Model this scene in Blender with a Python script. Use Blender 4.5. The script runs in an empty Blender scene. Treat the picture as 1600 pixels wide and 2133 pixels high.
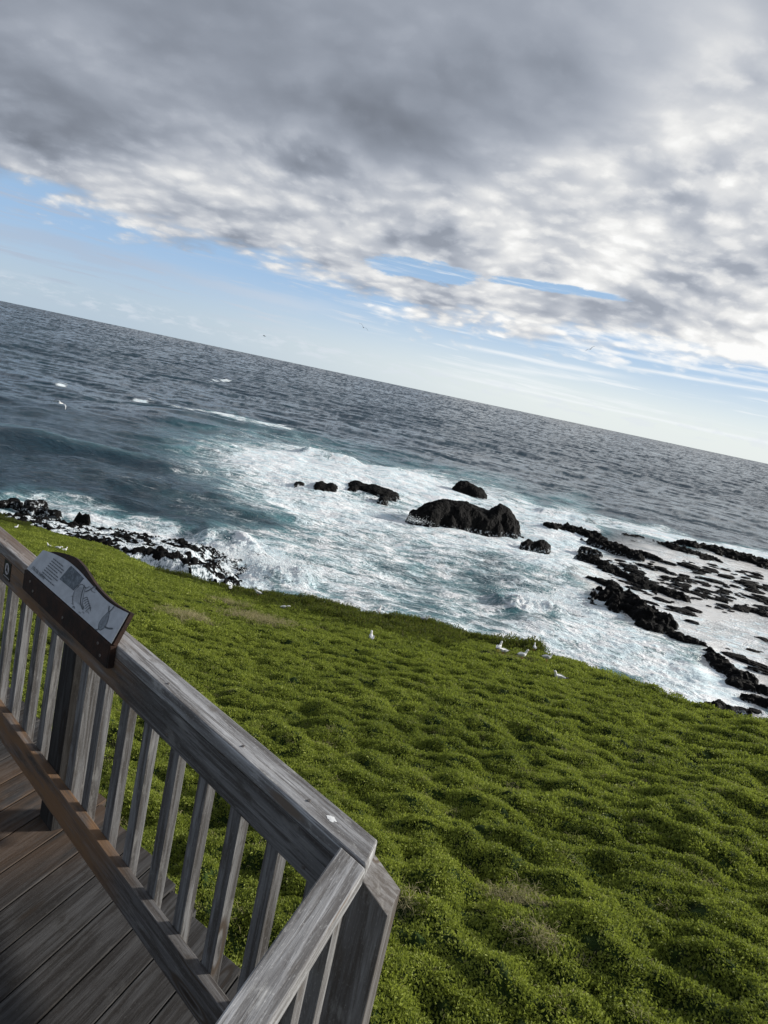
import bpy, bmesh, math, random
import numpy as np
from mathutils import Vector, Matrix

# ------------------------------------------------------------------ camera, sky, sun, exposure
C = bpy.context.scene.collection
SC = bpy.context.scene
EYE = 20.0                       # eye height over the sea, metres
FPX = 1540.0; ROLL = math.radians(12.0); PITCH = math.radians(9.784)
rng = np.random.default_rng(7); random.seed(7)

cam_d = bpy.data.cameras.new('camera'); cam = bpy.data.objects.new('camera', cam_d); C.objects.link(cam)
cam_d.sensor_fit = 'HORIZONTAL'; cam_d.sensor_width = 36.0; cam_d.lens = 36.0*FPX/1600.0
cam_d.clip_start = 0.05; cam_d.clip_end = 80000
def basis():
    f = Vector((0, math.cos(PITCH), -math.sin(PITCH))); r = Vector((1, 0, 0)); u = r.cross(f)
    c, s = math.cos(ROLL), math.sin(ROLL)
    return r*c + u*s, -r*s + u*c, f
X, Y, Fw = basis()
cam.matrix_world = Matrix(((X.x, Y.x, -Fw.x, 0), (X.y, Y.y, -Fw.y, 0), (X.z, Y.z, -Fw.z, EYE), (0, 0, 0, 1)))
SC.camera = cam
SC.render.resolution_x = 768; SC.render.resolution_y = 1024

SUN_AZ = math.radians(68); SUN_EL = math.radians(20)      # azimuth clockwise from +Y
SUN_DIR = Vector((math.sin(SUN_AZ)*math.cos(SUN_EL), math.cos(SUN_AZ)*math.cos(SUN_EL), math.sin(SUN_EL)))
sd = bpy.data.lights.new('sun', 'SUN'); sd.energy = 4.4; sd.angle = math.radians(7.0); sd.color = (1.0, 0.95, 0.87)
so = bpy.data.objects.new('sun', sd); C.objects.link(so)
so.rotation_euler = (-SUN_DIR).to_track_quat('-Z', 'Y').to_euler(); so.location = (0, 0, 60)
SC.view_settings.view_transform = 'Standard'; SC.view_settings.look = 'None'
SC.view_settings.exposure = 0.3; SC.view_settings.gamma = 1.0

# small node language ------------------------------------------------------
class G:
    def __init__(s, tree): s.t = tree; s.t.nodes.clear()
    def n(s, typ, **kw):
        nd = s.t.nodes.new(typ)
        for k, v in kw.items(): setattr(nd, k, v)
        return nd
    def put(s, sock, v):
        if v is None: return
        if hasattr(v, 'is_output'): s.t.links.new(v, sock)
        else:
            if isinstance(v, (tuple, list)) and len(v) == 3 and len(sock.default_value) == 4: v = (*v, 1)
            sock.default_value = v
    def m(s, op, a, b=0.0, c=None, clamp=False):
        nd = s.n('ShaderNodeMath', operation=op, use_clamp=clamp)
        s.put(nd.inputs[0], a); s.put(nd.inputs[1], b)
        if c is not None: s.put(nd.inputs[2], c)
        return nd.outputs[0]
    def add(s, a, b): return s.m('ADD', a, b)
    def sub(s, a, b): return s.m('SUBTRACT', a, b)
    def mul(s, a, b): return s.m('MULTIPLY', a, b)
    def ss(s, x, lo, hi, a=0.0, b=1.0, kind='SMOOTHSTEP'):
        nd = s.n('ShaderNodeMapRange', interpolation_type=kind)
        s.put(nd.inputs[0], x); s.put(nd.inputs[1], lo); s.put(nd.inputs[2], hi); s.put(nd.inputs[3], a); s.put(nd.inputs[4], b)
        return nd.outputs[0]
    def lin(s, x, lo, hi, a=0.0, b=1.0): return s.ss(x, lo, hi, a, b, 'LINEAR')
    def mapv(s, v, sc=(1, 1, 1), rot=(0, 0, 0), loc=(0, 0, 0)):
        nd = s.n('ShaderNodeMapping'); s.put(nd.inputs[0], v)
        nd.inputs['Scale'].default_value = sc; nd.inputs['Rotation'].default_value = rot; nd.inputs['Location'].default_value = loc
        return nd.outputs[0]
    def noise(s, v, scale=1.0, detail=3.0, rough=0.5, dist=0.0, ntype='FBM'):
        nd = s.n('ShaderNodeTexNoise'); s.put(nd.inputs['Vector'], v)
        nd.noise_type = ntype
        nd.inputs['Scale'].default_value = scale; nd.inputs['Detail'].default_value = detail
        nd.inputs['Roughness'].default_value = rough; nd.inputs['Distortion'].default_value = dist
        return nd.outputs[0]
    def noisec(s, v, scale=1.0, detail=3.0, rough=0.5):
        nd = s.n('ShaderNodeTexNoise'); s.put(nd.inputs['Vector'], v)
        nd.inputs['Scale'].default_value = scale; nd.inputs['Detail'].default_value = detail; nd.inputs['Roughness'].default_value = rough
        return nd.outputs[1]
    def voro(s, v, scale=1.0, feature='F1', rnd=1.0):
        nd = s.n('ShaderNodeTexVoronoi', feature=feature); s.put(nd.inputs['Vector'], v)
        nd.inputs['Scale'].default_value = scale; nd.inputs['Randomness'].default_value = rnd
        return nd.outputs['Distance']
    def vm(s, op, a, b=None, sc=None):
        nd = s.n('ShaderNodeVectorMath', operation=op); s.put(nd.inputs[0], a)
        if b is not None: s.put(nd.inputs[1], b)
        if sc is not None: s.put(nd.inputs['Scale'], sc)
        return nd.outputs[0]
    def mix(s, f, a, b, blend='MIX'):
        nd = s.n('ShaderNodeMix', data_type='RGBA', blend_type=blend)
        s.put(nd.inputs[0], f); s.put(nd.inputs[6], a); s.put(nd.inputs[7], b)
        return nd.outputs[2]
    def xyz(s, v):
        nd = s.n('ShaderNodeSeparateXYZ'); s.put(nd.inputs[0], v); return nd.outputs
    def cxyz(s, x, y, z):
        nd = s.n('ShaderNodeCombineXYZ'); s.put(nd.inputs[0], x); s.put(nd.inputs[1], y); s.put(nd.inputs[2], z); return nd.outputs[0]
    def attr(s, name): return s.n('ShaderNodeAttribute', attribute_name=name).outputs['Fac']
    def bump(s, h, dist=0.01, strength=1.0, normal=None):
        nd = s.n('ShaderNodeBump'); nd.inputs['Strength'].default_value = strength; nd.inputs['Distance'].default_value = dist
        s.put(nd.inputs['Height'], h)
        if normal is not None: s.put(nd.inputs['Normal'], normal)
        return nd.outputs[0]
    def out(s, color, rough=0.7, normal=None, spec=0.5, ior=None, metal=None, trans=None):
        p = s.n('ShaderNodeBsdfPrincipled'); s.put(p.inputs['Base Color'], color); s.put(p.inputs['Roughness'], rough)
        s.put(p.inputs['Specular IOR Level'], spec)
        if normal is not None: s.put(p.inputs['Normal'], normal)
        if ior is not None: s.put(p.inputs['IOR'], ior)
        if metal is not None: s.put(p.inputs['Metallic'], metal)
        o = s.n('ShaderNodeOutputMaterial'); sh = p.outputs[0]
        if trans is not None:
            tr = s.n('ShaderNodeBsdfTranslucent'); s.put(tr.inputs[0], trans[0]); mx = s.n('ShaderNodeMixShader')
            mx.inputs[0].default_value = trans[1]; s.t.links.new(sh, mx.inputs[1]); s.t.links.new(tr.outputs[0], mx.inputs[2]); sh = mx.outputs[0]
        s.t.links.new(sh, o.inputs[0])
def mat(name):
    m_ = bpy.data.materials.new(name); m_.use_nodes = True; return m_, G(m_.node_tree)

# world: physical sky with a deck of cloud laid on a high plane --------------
def build_world():
    w = bpy.data.worlds.new('World'); SC.world = w; w.use_nodes = True
    g = G(w.node_tree)
    sky = g.n('ShaderNodeTexSky', sky_type='NISHITA'); sky.sun_disc = False
    sky.sun_elevation = SUN_EL; sky.sun_rotation = SUN_AZ; sky.air_density = 1.0; sky.dust_density = 0.6; sky.ozone_density = 1.5
    d = g.n('ShaderNodeTexCoord').outputs['Generated']
    x, y, z = g.xyz(d)[0:3]
    zc = g.m('MAXIMUM', z, 0.0)
    el = g.mul(g.m('ARCSINE', z), 57.2958)
    az = g.mul(g.m('ARCTAN2', x, y), 57.2958)
    zz = g.add(zc, 0.32)
    P = g.cxyz(g.m('DIVIDE', x, zz), g.m('DIVIDE', y, zz), 0.0)
    # puffs and ripples on the plane of the deck
    warp = g.vm('SCALE', g.vm('SUBTRACT', g.noisec(P, 1.2, 2, .5), (0.5, 0.5, 0.5)), sc=0.22)
    Pw = g.vm('ADD', P, warp)
    big = g.noise(g.mapv(Pw, (1.5, 1.7, 1), (0, 0, 0.2), (3.1, 7.7, 0)), 1.0, 2, 0.45)
    med = g.noise(g.mapv(Pw, (3.2, 3.8, 1), (0, 0, 0.15), (1.1, 0.4, 0)), 1.0, 3, 0.5)
    medo = g.noise(g.mapv(g.vm('ADD', Pw, (0.09, 0.04, 0)), (3.2, 3.8, 1), (0, 0, 0.15), (1.1, 0.4, 0)), 1.0, 3, 0.5)
    rel = g.mul(g.sub(med, medo), 1.5)
    def puffs(sc, seed, lo, hi):
        vw = g.vm('ADD', g.mapv(Pw, (sc, sc*1.25, 1), (0, 0, .3), (seed, seed*2, 0)), g.vm('SCALE', g.vm('SUBTRACT', g.noisec(Pw, sc*1.3, 4, .6), (.5, .5, .5)), sc=1.3))
        nd = g.n('ShaderNodeTexVoronoi', feature='SMOOTH_F1'); g.put(nd.inputs['Vector'], vw); nd.inputs['Scale'].default_value = 1.0; nd.inputs['Smoothness'].default_value = .8
        return g.ss(nd.outputs['Distance'], hi, lo)
    puff = g.add(g.mul(puffs(8.0, 2.0, .05, .75), .5), g.mul(puffs(19.0, 5.0, .05, .75), .55))
    # lower edge of the deck, by bearing
    edge = g.add(g.add(g.lin(az, -30, -9, 6.7, 6.1), g.lin(az, -9, 0, 0.0, -1.6)), g.lin(az, 4, 25, 0.0, 1.3))
    wob = g.mul(g.sub(g.noise(g.cxyz(g.mul(az, 0.055), g.mul(el, 0.42), 2.0), 1.0, 5, 0.6), 0.5), 3.0)
    wob2 = g.mul(g.sub(g.noise(g.cxyz(g.mul(az, 0.3), g.mul(el, 1.6), 5.0), 1.0, 4, 0.6), 0.5), 1.8)
    cov = g.ss(g.add(g.add(g.sub(el, edge), g.add(g.mul(g.sub(med, .5), -4.0), g.mul(g.sub(puff, .5), 2.0))), g.add(wob, wob2)), -0.6, 1.6)
    # rift of blue inside the deck, ahead and to the right
    def rift(a0, e0, slope, wa, we, seed):
        da = g.m('DIVIDE', g.sub(az, a0), wa)
        de = g.m('DIVIDE', g.sub(g.sub(el, e0), g.mul(g.sub(az, a0), slope)), we)
        r = g.add(g.mul(da, da), g.mul(de, de))
        r = g.add(r, g.mul(g.sub(g.noise(g.cxyz(g.mul(az, 0.35), g.mul(el, 1.3), seed), 1.0, 5, 0.65), 0.5), 3.4))
        return g.ss(r, 0.45, 1.2)
    cov = g.mul(cov, rift(-1.0, 8.5, 0.06, 4.6, 0.8, 1.0))
    cov = g.mul(cov, rift(8.6, 9.1, 0.03, 5.5, 0.34, 4.0))
    # streaks of thin cloud between the deck and the horizon
    st = g.noise(g.cxyz(g.mul(az, 0.07), g.mul(el, 1.1), 9.0), 1.0, 5, 0.62)
    st2 = g.noise(g.cxyz(g.mul(az, 0.12), g.mul(g.add(el, g.mul(az, 0.03)), 2.0), 14.0), 1.0, 4, 0.6)
    thin = g.mul(g.add(g.ss(st, 0.5, 0.72), g.ss(st2, 0.56, 0.7)), g.ss(el, 0.3, 1.6))
    thin = g.m('MINIMUM', thin, 1.0)
    low = g.mul(g.ss(g.noise(g.cxyz(g.mul(az, 0.5), g.mul(el, 1.7), 21.0), 1.0, 4, 0.6), 0.47, 0.62), g.mul(g.ss(el, 0.4, 0.9), g.ss(el, 2.2, 1.4)))
    # a long grey streak under the deck on the left
    sk = g.m('ABSOLUTE', g.sub(g.add(el, g.mul(g.sub(g.noise(g.cxyz(g.mul(az, .12), 3.0, 0.0), 1.0, 3), .5), 2.2)), 4.3))
    sk = g.mul(g.ss(g.add(sk, g.mul(g.sub(st, .5), 2.2)), .75, .05), g.mul(g.ss(az, -4, -12), .75))
    thin = g.m('MAXIMUM', thin, sk)
    def streak(e0, w, a0, a1, sl, amt):
        q_ = g.m('ABSOLUTE', g.sub(g.add(el, g.mul(g.sub(st2, .5), .5)), g.add(e0, g.mul(az, sl))))
        return g.mul(g.mul(g.ss(q_, w, 0), g.mul(g.ss(az, a0, a0+5), g.ss(az, a1, a1-6))), amt)
    thin = g.m('MAXIMUM', thin, streak(1.55, .20, 0, 40, -.008, 1.0)); thin = g.m('MAXIMUM', thin, streak(3.75, .30, 1, 17, .01, 1.2)); thin = g.m('MAXIMUM', thin, streak(4.3, .22, 12, 40, .02, 1.2)); thin = g.m('MAXIMUM', thin, streak(5.6, .25, 5, 30, -.01, 1.0))
    # brightness of the deck: dark overhead to the left, bright towards the sun and near its edge
    bank = g.add(g.lin(az, -25, -5, 11.4, 14.2), g.lin(az, -5, 21, 0.0, 8.5))
    bk = g.ss(g.add(g.sub(el, bank), g.add(g.mul(g.sub(big, .5), 20.0), g.mul(g.sub(med, .5), 8.0))), -4.5, 5.5)
    brt = g.ss(az, -30, 24, 0.40, 0.60); drk = g.ss(az, -26, 26, 0.235, 0.40)
    base = g.add(g.mul(brt, g.sub(1.0, bk)), g.mul(drk, bk))
    base = g.mul(base, g.ss(g.sub(el, edge), 3.5, .3, 1.0, 1.18))
    cell = g.add(g.mul(g.sub(med, 0.5), -1.0), g.mul(rel, g.ss(bk, 0, 1, 1.25, .8)))
    cell = g.add(g.add(cell, g.mul(g.sub(big, .5), -1.2)), g.mul(g.sub(puff, .45), g.ss(bk, 0, 1, .58, .16)))
    br = g.mul(base, g.m('MAXIMUM', g.add(1.0, cell), 0.56))
    br = g.m('MINIMUM', br, 0.80)
    tint = g.mix(g.ss(br, 0.18, 0.75), (0.84, 0.94, 1.13), (1.0, 1.0, 0.99))
    ccol = g.vm('SCALE', tint, sc=br)
    skyc = g.vm('SCALE', sky.outputs[0], sc=0.08)
    # milky air low down, brighter towards the sun
    hz = g.mix(g.ss(az, -26, 14), (0.40, 0.50, 0.60), (0.66, 0.72, 0.73))
    hz = g.mix(g.ss(el, 7, 1), (0.29, 0.45, 0.69), hz)
    skyc = g.mix(g.ss(el, 14, 2, 0.55, 0.9), skyc, hz)
    thc = g.mix(g.ss(az, -26, 10), (0.36, 0.41, 0.50), (0.74, 0.77, 0.79))
    c = g.mix(g.mul(thin, 0.62), skyc, thc)
    c = g.mix(g.mul(low, 0.4), c, (0.60, 0.64, 0.70))
    c = g.mix(cov, c, ccol)
    bg = g.n('ShaderNodeBackground'); g.put(bg.inputs[0], g.vm('SCALE', c, sc=10.0)); bg.inputs[1].default_value = 0.1
    o = g.n('ShaderNodeOutputWorld'); g.t.links.new(bg.outputs[0], o.inputs[0])
build_world()

# ------------------------------------------------------------------ survey: sight lines measured from the photograph
def ray(px, py):
    cx = (px-800)/FPX; cy = -(py-1066.5)/FPX; c, s = math.cos(ROLL), math.sin(ROLL)
    a = cx*c-cy*s; b = cx*s+cy*c
    return np.array([a, math.cos(PITCH)+b*math.sin(PITCH), -math.sin(PITCH)+b*math.cos(PITCH)])
def at(px, py, z=0.0):
    r = ray(px, py); t = (z-EYE)/r[2]; return np.array([r[0]*t, r[1]*t, z])
PA, PB, PC = 2.13, -.084, .252            # the slope: depth below the eye = PA + PB x + PC y
def slope(px, py):
    r = ray(px, py); t = -PA/(r[2]+PB*r[0]+PC*r[1]); return np.array([r[0]*t, r[1]*t, EYE+r[2]*t])
def to_px(x, y, z):
    z = z-EYE
    b = y*math.sin(PITCH)+z*math.cos(PITCH); d = y*math.cos(PITCH)-z*math.sin(PITCH)
    a = x/d; b = b/d; c, s = math.cos(ROLL), math.sin(ROLL)
    return 800+(a*c+b*s)*FPX, 1066.5-(-a*s+b*c)*FPX

# ------------------------------------------------------------------ noise
_perm = rng.permutation(4096); _perm = np.concatenate([_perm, _perm])
def pn(x, y, seed=0):
    x = np.asarray(x, float)+seed*37.17; y = np.asarray(y, float)+seed*91.7
    xi = np.floor(x).astype(int); yi = np.floor(y).astype(int); xf = x-xi; yf = y-yi
    u = xf*xf*xf*(xf*(xf*6-15)+10); v = yf*yf*yf*(yf*(yf*6-15)+10)
    def gr(ix, iy, dx, dy):
        h = _perm[(_perm[ix & 4095]+iy) & 4095]*(2*np.pi/4096); return np.cos(h)*dx+np.sin(h)*dy
    a = gr(xi, yi, xf, yf); b = gr(xi+1, yi, xf-1, yf); c = gr(xi, yi+1, xf, yf-1); d = gr(xi+1, yi+1, xf-1, yf-1)
    return (a+u*(b-a)+v*((c+u*(d-c))-(a+u*(b-a))))*1.4
def fbm(x, y, oct=4, seed=0, gain=.5):
    s = 0; a = 1
    for i in range(oct): s = s+a*pn(x*2**i, y*2**i, seed+i*3); a *= gain
    return s
def ridged(x, y, oct=4, seed=0, gain=.55):
    s = 0; a = 1; t = 0
    for i in range(oct): s = s+a*(1-np.abs(pn(x*2**i, y*2**i, seed+i*5))*1.6); t += a; a *= gain
    return s/t
def billow(x, y, oct=4, seed=0, gain=.5):
    s = 0; a = 1; t = 0
    for i in range(oct): s = s+a*np.abs(pn(x*2**i, y*2**i, seed+i*5))*1.6; t += a; a *= gain
    return s/t
def sstep(x, a, b):
    t = np.clip((x-a)/(b-a), 0, 1); return t*t*(3-2*t)

# ------------------------------------------------------------------ object helpers
def tag(o, label=None, cat=None, group=None, kind=None):
    if label: o['label'] = label
    if cat: o['category'] = cat
    if group: o['group'] = group
    if kind: o['kind'] = kind
    return o
def link(name, me, m_=None, parent=None):
    o = bpy.data.objects.new(name, me); C.objects.link(o)
    if m_ is not None and me is not None: me.materials.append(m_)
    if parent is not None: o.parent = parent
    return o
def empty(name, loc, rz=0.0):
    o = bpy.data.objects.new(name, None); C.objects.link(o); o.location = loc; o.rotation_euler = (0, 0, rz); o.empty_display_size = .2
    return o
def npmesh(name, co, faces, smooth=True, attrs=None):
    me = bpy.data.meshes.new(name); co = np.asarray(co, np.float32); faces = np.asarray(faces, np.int32)
    k = faces.shape[1]
    me.vertices.add(len(co)); me.vertices.foreach_set('co', co.ravel())
    me.loops.add(faces.size); me.loops.foreach_set('vertex_index', faces.ravel())
    me.polygons.add(len(faces)); me.polygons.foreach_set('loop_start', np.arange(len(faces), dtype=np.int32)*k)
    try: me.polygons.foreach_set('loop_total', np.full(len(faces), k, np.int32))
    except Exception: pass
    me.polygons.foreach_set('use_smooth', np.full(len(faces), smooth))
    for n_, v in (attrs or {}).items():
        a = me.attributes.new(n_, 'FLOAT', 'POINT'); a.data.foreach_set('value', np.asarray(v, np.float32).ravel())
    me.update(calc_edges=True); me.validate(); return me
def gridfaces(nr, nc):
    i = np.arange(nr*nc).reshape(nr, nc)
    return np.stack([i[:-1, :-1], i[:-1, 1:], i[1:, 1:], i[1:, :-1]], -1).reshape(-1, 4)

# ================================================================== SEA
def ocean_tile(N, L, wind, wdir, seed, lmin):
    r = np.random.default_rng(seed); k = np.fft.fftfreq(N, L/N)*2*np.pi; kx, ky = np.meshgrid(k, k)
    kk = np.sqrt(kx**2+ky**2); kk[0, 0] = 1e-6; Lw = wind*wind/9.81
    cosf = (kx*wdir[0]+ky*wdir[1])/kk
    ph = np.exp(-1/(kk*Lw)**2)/kk**3.75*(0.12+np.abs(cosf)**2.0)*np.exp(-(kk*lmin)**2); ph[0, 0] = 0
    h = (r.standard_normal((N, N))+1j*r.standard_normal((N, N)))*np.sqrt(ph)
    H = np.real(np.fft.ifft2(h)); s = H.std()
    DX = np.real(np.fft.ifft2(-1j*kx/kk*h))/s; DY = np.real(np.fft.ifft2(-1j*ky/kk*h))/s
    return H/s, DX, DY
def tsample(T, L, x, y):
    N = T.shape[0]; u = (x/L*N) % N; v = (y/L*N) % N
    i = np.floor(u).astype(int); j = np.floor(v).astype(int); fu = u-i; fv = v-j; i %= N; j %= N; i1 = (i+1) % N; j1 = (j+1) % N
    return (T[j, i]*(1-fu)+T[j, i1]*fu)*(1-fv)+(T[j1, i]*(1-fu)+T[j1, i1]*fu)*fv

# white water seen in the photograph: centre, half sizes (photo pixels on the sea plane), tilt, density
FOAM = [
 (700, 1010, 330, 75, 14, .62), (560, 960, 90, 26, 10, .85), (640, 985, 170, 40, 10, .93), (800, 1000, 130, 30, 15, .90), (900, 1020, 110, 40, 18, .85),
 (1000, 1060, 170, 60, 16, .70), (700, 1055, 200, 42, 12, .80), (560, 1020, 130, 55, 14, .52), (420, 980, 90, 32, 14, .36), (430, 1060, 120, 30, 18, .26),
 (800, 1120, 260, 60, 14, .62), (680, 1180, 240, 70, 14, .62), (1130, 1080, 120, 30, 14, .78), (1120, 1140, 120, 55, 20, .86),
 (1180, 1120, 80, 70, 40, .90), (970, 1120, 160, 26, 10, .78), (1090, 1190, 160, 40, 15, .52), (940, 1170, 130, 30, 15, .50), (860, 1240, 220, 60, 12, .56), (1100, 1250, 75, 34, 8, .97),
 (1190, 1260, 60, 50, 20, .78), (980, 1320, 220, 45, 12, .55), (1150, 1350, 160, 60, 15, .74), (1300, 1350, 180, 60, 18, .80), (1440, 1420, 130, 55, 20, .88),
 (1490, 1440, 70, 45, 25, .93), (1560, 1490, 90, 30, 20, .85), (1250, 1290, 60, 70, 50, .78),
 (560, 1175, 85, 48, 20, .99), (480, 1205, 120, 35, 20, .97), (620, 1215, 70, 30, 15, .85), (430, 1150, 140, 34, 14, .85), (520, 1240, 160, 24, 15, .72), (700, 1260, 160, 26, 14, .60),
 (250, 1095, 130, 26, 12, .66), (100, 1045, 130, 26, 8, .58), (60, 1075, 90, 26, 12, .80), (190, 1075, 80, 24, 14, .80), (320, 1105, 110, 22, 14, .72),
 (1430, 1125, 190, 9, 13.5, .82), (1560, 1152, 120, 9, 13.5, .9), (1280, 1090, 110, 14, 13, .60), (1370, 1105, 60, 10, 13, .60),
 (515, 876, 88, 9, 13, .78), (470, 865, 40, 8, 12, .92), (580, 888, 50, 5, 12, .70), (297, 834, 27, 4, 9, .92), (117, 802, 14, 3, 10, .80), (390, 853, 60, 3, 12, .55), (455, 793, 10, 2.4, 10, .80),
 (680, 944, 70, 6, 8, .86), (735, 962, 35, 7, 24, .9), (600, 930, 60, 6, 8, .6), (1240, 1195, 40, 50, 60, .60),
 (1400, 1300, 110, 60, 20, .58), (1300, 1200, 90, 50, 20, .56), (1480, 1200, 130, 60, 20, .46), (1540, 1350, 90, 80, 20, .58)]
DARK = [(370, 1072, 80, 26, 16, .45), (230, 1010, 170, 30, 12, .4), (690, 952, 36, 9, 12, .7), (830, 1165, 50, 10, 12, .25), (1010, 1240, 50, 14, 12, .4), (300, 1130, 40, 10, 14, .2), (870, 1275, 70, 14, 14, .3)]
def blobs(px, py, L, e0=1.35, e1=.55):
    f = np.zeros_like(px)
    for cx, cy, rx, ry, a, d in L:
        t = math.radians(a); dx = px-cx; dy = py-cy
        u = (dx*math.cos(t)+dy*math.sin(t))/rx; v = (-dx*math.sin(t)+dy*math.cos(t))/ry
        r = np.sqrt(u*u+v*v); f = np.maximum(f, d*(1-sstep(r, e1, e0)))
    return f
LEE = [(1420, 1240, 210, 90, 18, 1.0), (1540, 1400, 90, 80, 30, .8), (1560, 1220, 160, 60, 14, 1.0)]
def build_sea():
    az = np.radians(np.linspace(-62, 62, 1500))
    dep = np.concatenate([np.arange(42, 19, -.3), np.arange(19, 3, -.052), np.arange(3, .12, -.026), [.1, .08, .06, .04]])
    R = EYE/np.tan(np.radians(dep)); A, RR = np.meshgrid(az, R); x = RR*np.sin(A); y = RR*np.cos(A)
    px, py = to_px(x, y, 0.0)
    qx = px+12*fbm(x/9, y/9, 3, 3)+20*fbm(x/30, y/30, 2, 9); qy = py+(7*fbm(x/7, y/7, 3, 5)+5*fbm(x/30, y/30, 2, 12))*np.clip(110/RR, .1, 1.4)
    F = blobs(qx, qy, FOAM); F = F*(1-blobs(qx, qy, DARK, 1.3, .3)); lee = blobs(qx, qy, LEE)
    F = np.where(py < 700, 0, F)
    T1 = ocean_tile(512, 230., 9.5, (.30, -.95), 3, .35); T2 = ocean_tile(512, 71., 5.0, (.05, -1.), 5, .10); T3 = ocean_tile(256, 900., 13., (.2, -.98), 8, 2.)
    ca, sa = math.cos(.5), math.sin(.5); xr = x*ca-y*sa; yr = x*sa+y*ca
    fade2 = np.clip(130/RR, 0, 1)**1.3; fade1 = np.clip(700/RR, .15, 1)
    calm = 1-.86*lee; shelter = 1-.25*np.clip(F*1.2, 0, 1)
    a1 = .30*calm*fade1; a2 = .085*calm*fade2; a3 = .30*calm*np.clip(500/RR, .1, 1)
    h = a1*tsample(T1[0], 230., x, y)+a2*tsample(T2[0], 71., xr, yr)+a3*tsample(T3[0], 900., x, y)
    dx = .9*a1*tsample(T1[1], 230., x, y); dy = .9*a1*tsample(T1[2], 230., x, y)
    # true slope of the chop, carried to the shader where the mesh is too coarse to show it
    def grad(T, L):
        N = T.shape[0]; c = L/N; return (np.roll(T, -1, 1)-np.roll(T, 1, 1))/(2*c), (np.roll(T, -1, 0)-np.roll(T, 1, 0))/(2*c)
    g1 = grad(T1[0], 230.); g2 = grad(T2[0], 71.)
    sx = .34*tsample(g1[0], 230., x, y); sy = .34*tsample(g1[1], 230., x, y)
    gx2 = tsample(g2[0], 71., xr, yr); gy2 = tsample(g2[1], 71., xr, yr); sx = (sx+.06*(gx2*ca+gy2*sa))*calm; sy = (sy+.06*(-gx2*sa+gy2*ca))*calm
    ux, uy = np.sin(A), np.cos(A); sr = sx*ux+sy*uy; st_ = sx*uy-sy*ux; sr = np.where(sr < 0, sr*.25, sr)*1.5*np.clip(2500/RR, .45, 1)+.10*sstep(RR, 120, 500)      # backs of waves are mostly hidden
    nx_ = -(sr*ux+st_*uy); ny_ = -(sr*uy-st_*ux); nl = np.sqrt(nx_**2+ny_**2+1)
    wave_n = np.stack([nx_/nl, ny_/nl, 1/nl], -1).reshape(-1, 3)
    # the long dark swell on the left, and the breakers
    def ridge(p0, p1, hgt, wf, wb, endf=.2):
        a = at(*p0)[:2]; b = at(*p1)[:2]; t = b-a; Ln = np.hypot(*t); t = t/Ln; nrm = np.array([-t[1], t[0]]);
        if nrm[1] < 0: nrm = -nrm
        s = ((x-a[0])*t[0]+(y-a[1])*t[1])/Ln; w = (x-a[0])*nrm[0]+(y-a[1])*nrm[1]+1.2*fbm(x/9, y/9, 2, 31)
        e = sstep(s, -endf, .12)*(1-sstep(s, .88, 1+endf))
        return hgt*e*np.where(w > 0, np.exp(-(w/wb)**2), np.exp(-(w/wf)**2))
    h += ridge((-150, 868), (340, 962), .75, 3.0, 9); h += ridge((300, 850), (660, 915), 1.1, 3.5, 9); h += ridge((630, 948), (745, 972), 1.7, 2.0, 5); h += ridge((1130, 1065), (1230, 1085), 1.0, 2.2, 6)
    h += ridge((760, 975), (900, 1003), .8, 2, 4)+ridge((420, 1118), (520, 1135), 1.0, 1.4, 3)
    h += .9*ridge((1040, 1262), (1165, 1275), 1.25, 1.2, 3.2)*(1+.35*fbm(x/1.2, y/1.2, 3, 44))
    h += ridge((520, 1190), (640, 1215), 1.3, 2.2, 3.5)*(1+.22*fbm(x/1.0, y/1.0, 4, 47, .6)) + ridge((440, 1150), (540, 1150), .9, 1.5, 3)*(1+.2*fbm(x/1.0, y/1.0, 4, 57, .6))
    foamy = sstep(F, .5, .95)*np.clip(120/RR, 0, 1)
    h += foamy*.13*fbm(x/1.1, y/.8, 4, 61, .6)*calm
    h = np.where(RR > 6000, h*.1, h)
    # milky water round the surf
    turb = np.clip(sstep(blobs(qx, qy, [(b[0], b[1], b[2]*1.25, b[3]*1.3, b[4], min(1, b[5]*1.2)) for b in FOAM[:44]]), .1, .9), 0, 1)
    turb = np.clip(turb*(.55+.5*fbm(x/6, y/4, 3, 71)), 0, 1)
    teal = np.clip(ridge((-150, 868), (340, 962), 1., 2.0, 1.)*.25+ridge((630, 948), (745, 972), 1., 2.5, 2.)+.6*ridge((1130, 1065), (1230, 1085), 1., 3, 2), 0, 1)
    turb = np.maximum(turb, teal)
    co = np.stack([x+dx, y+dy, h], -1).reshape(-1, 3)
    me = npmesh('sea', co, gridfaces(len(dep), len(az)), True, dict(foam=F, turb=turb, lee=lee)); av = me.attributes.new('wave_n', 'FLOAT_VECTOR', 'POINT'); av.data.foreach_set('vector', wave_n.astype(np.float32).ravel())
    m_, g = mat('sea water')
    pos = g.n('ShaderNodeNewGeometry').outputs['Position']
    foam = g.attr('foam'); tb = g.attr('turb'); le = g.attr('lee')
    dist = g.n('ShaderNodeVectorMath', operation='LENGTH'); g.put(dist.inputs[0], pos); dist = dist.outputs['Value']
    w1 = g.vm('SCALE', g.vm('SUBTRACT', g.noisec(pos, .22, 3, .6), (.5, .5, .5)), sc=5.0)
    w2 = g.vm('SCALE', g.vm('SUBTRACT', g.noisec(pos, 1.1, 3, .6), (.5, .5, .5)), sc=1.1)
    pw = g.vm('ADD', g.vm('ADD', pos, w1), w2)
    lace = g.voro(g.mapv(pw, (.42, .8, .4), (0, 0, .12)), 1.0, 'DISTANCE_TO_EDGE')
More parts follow.
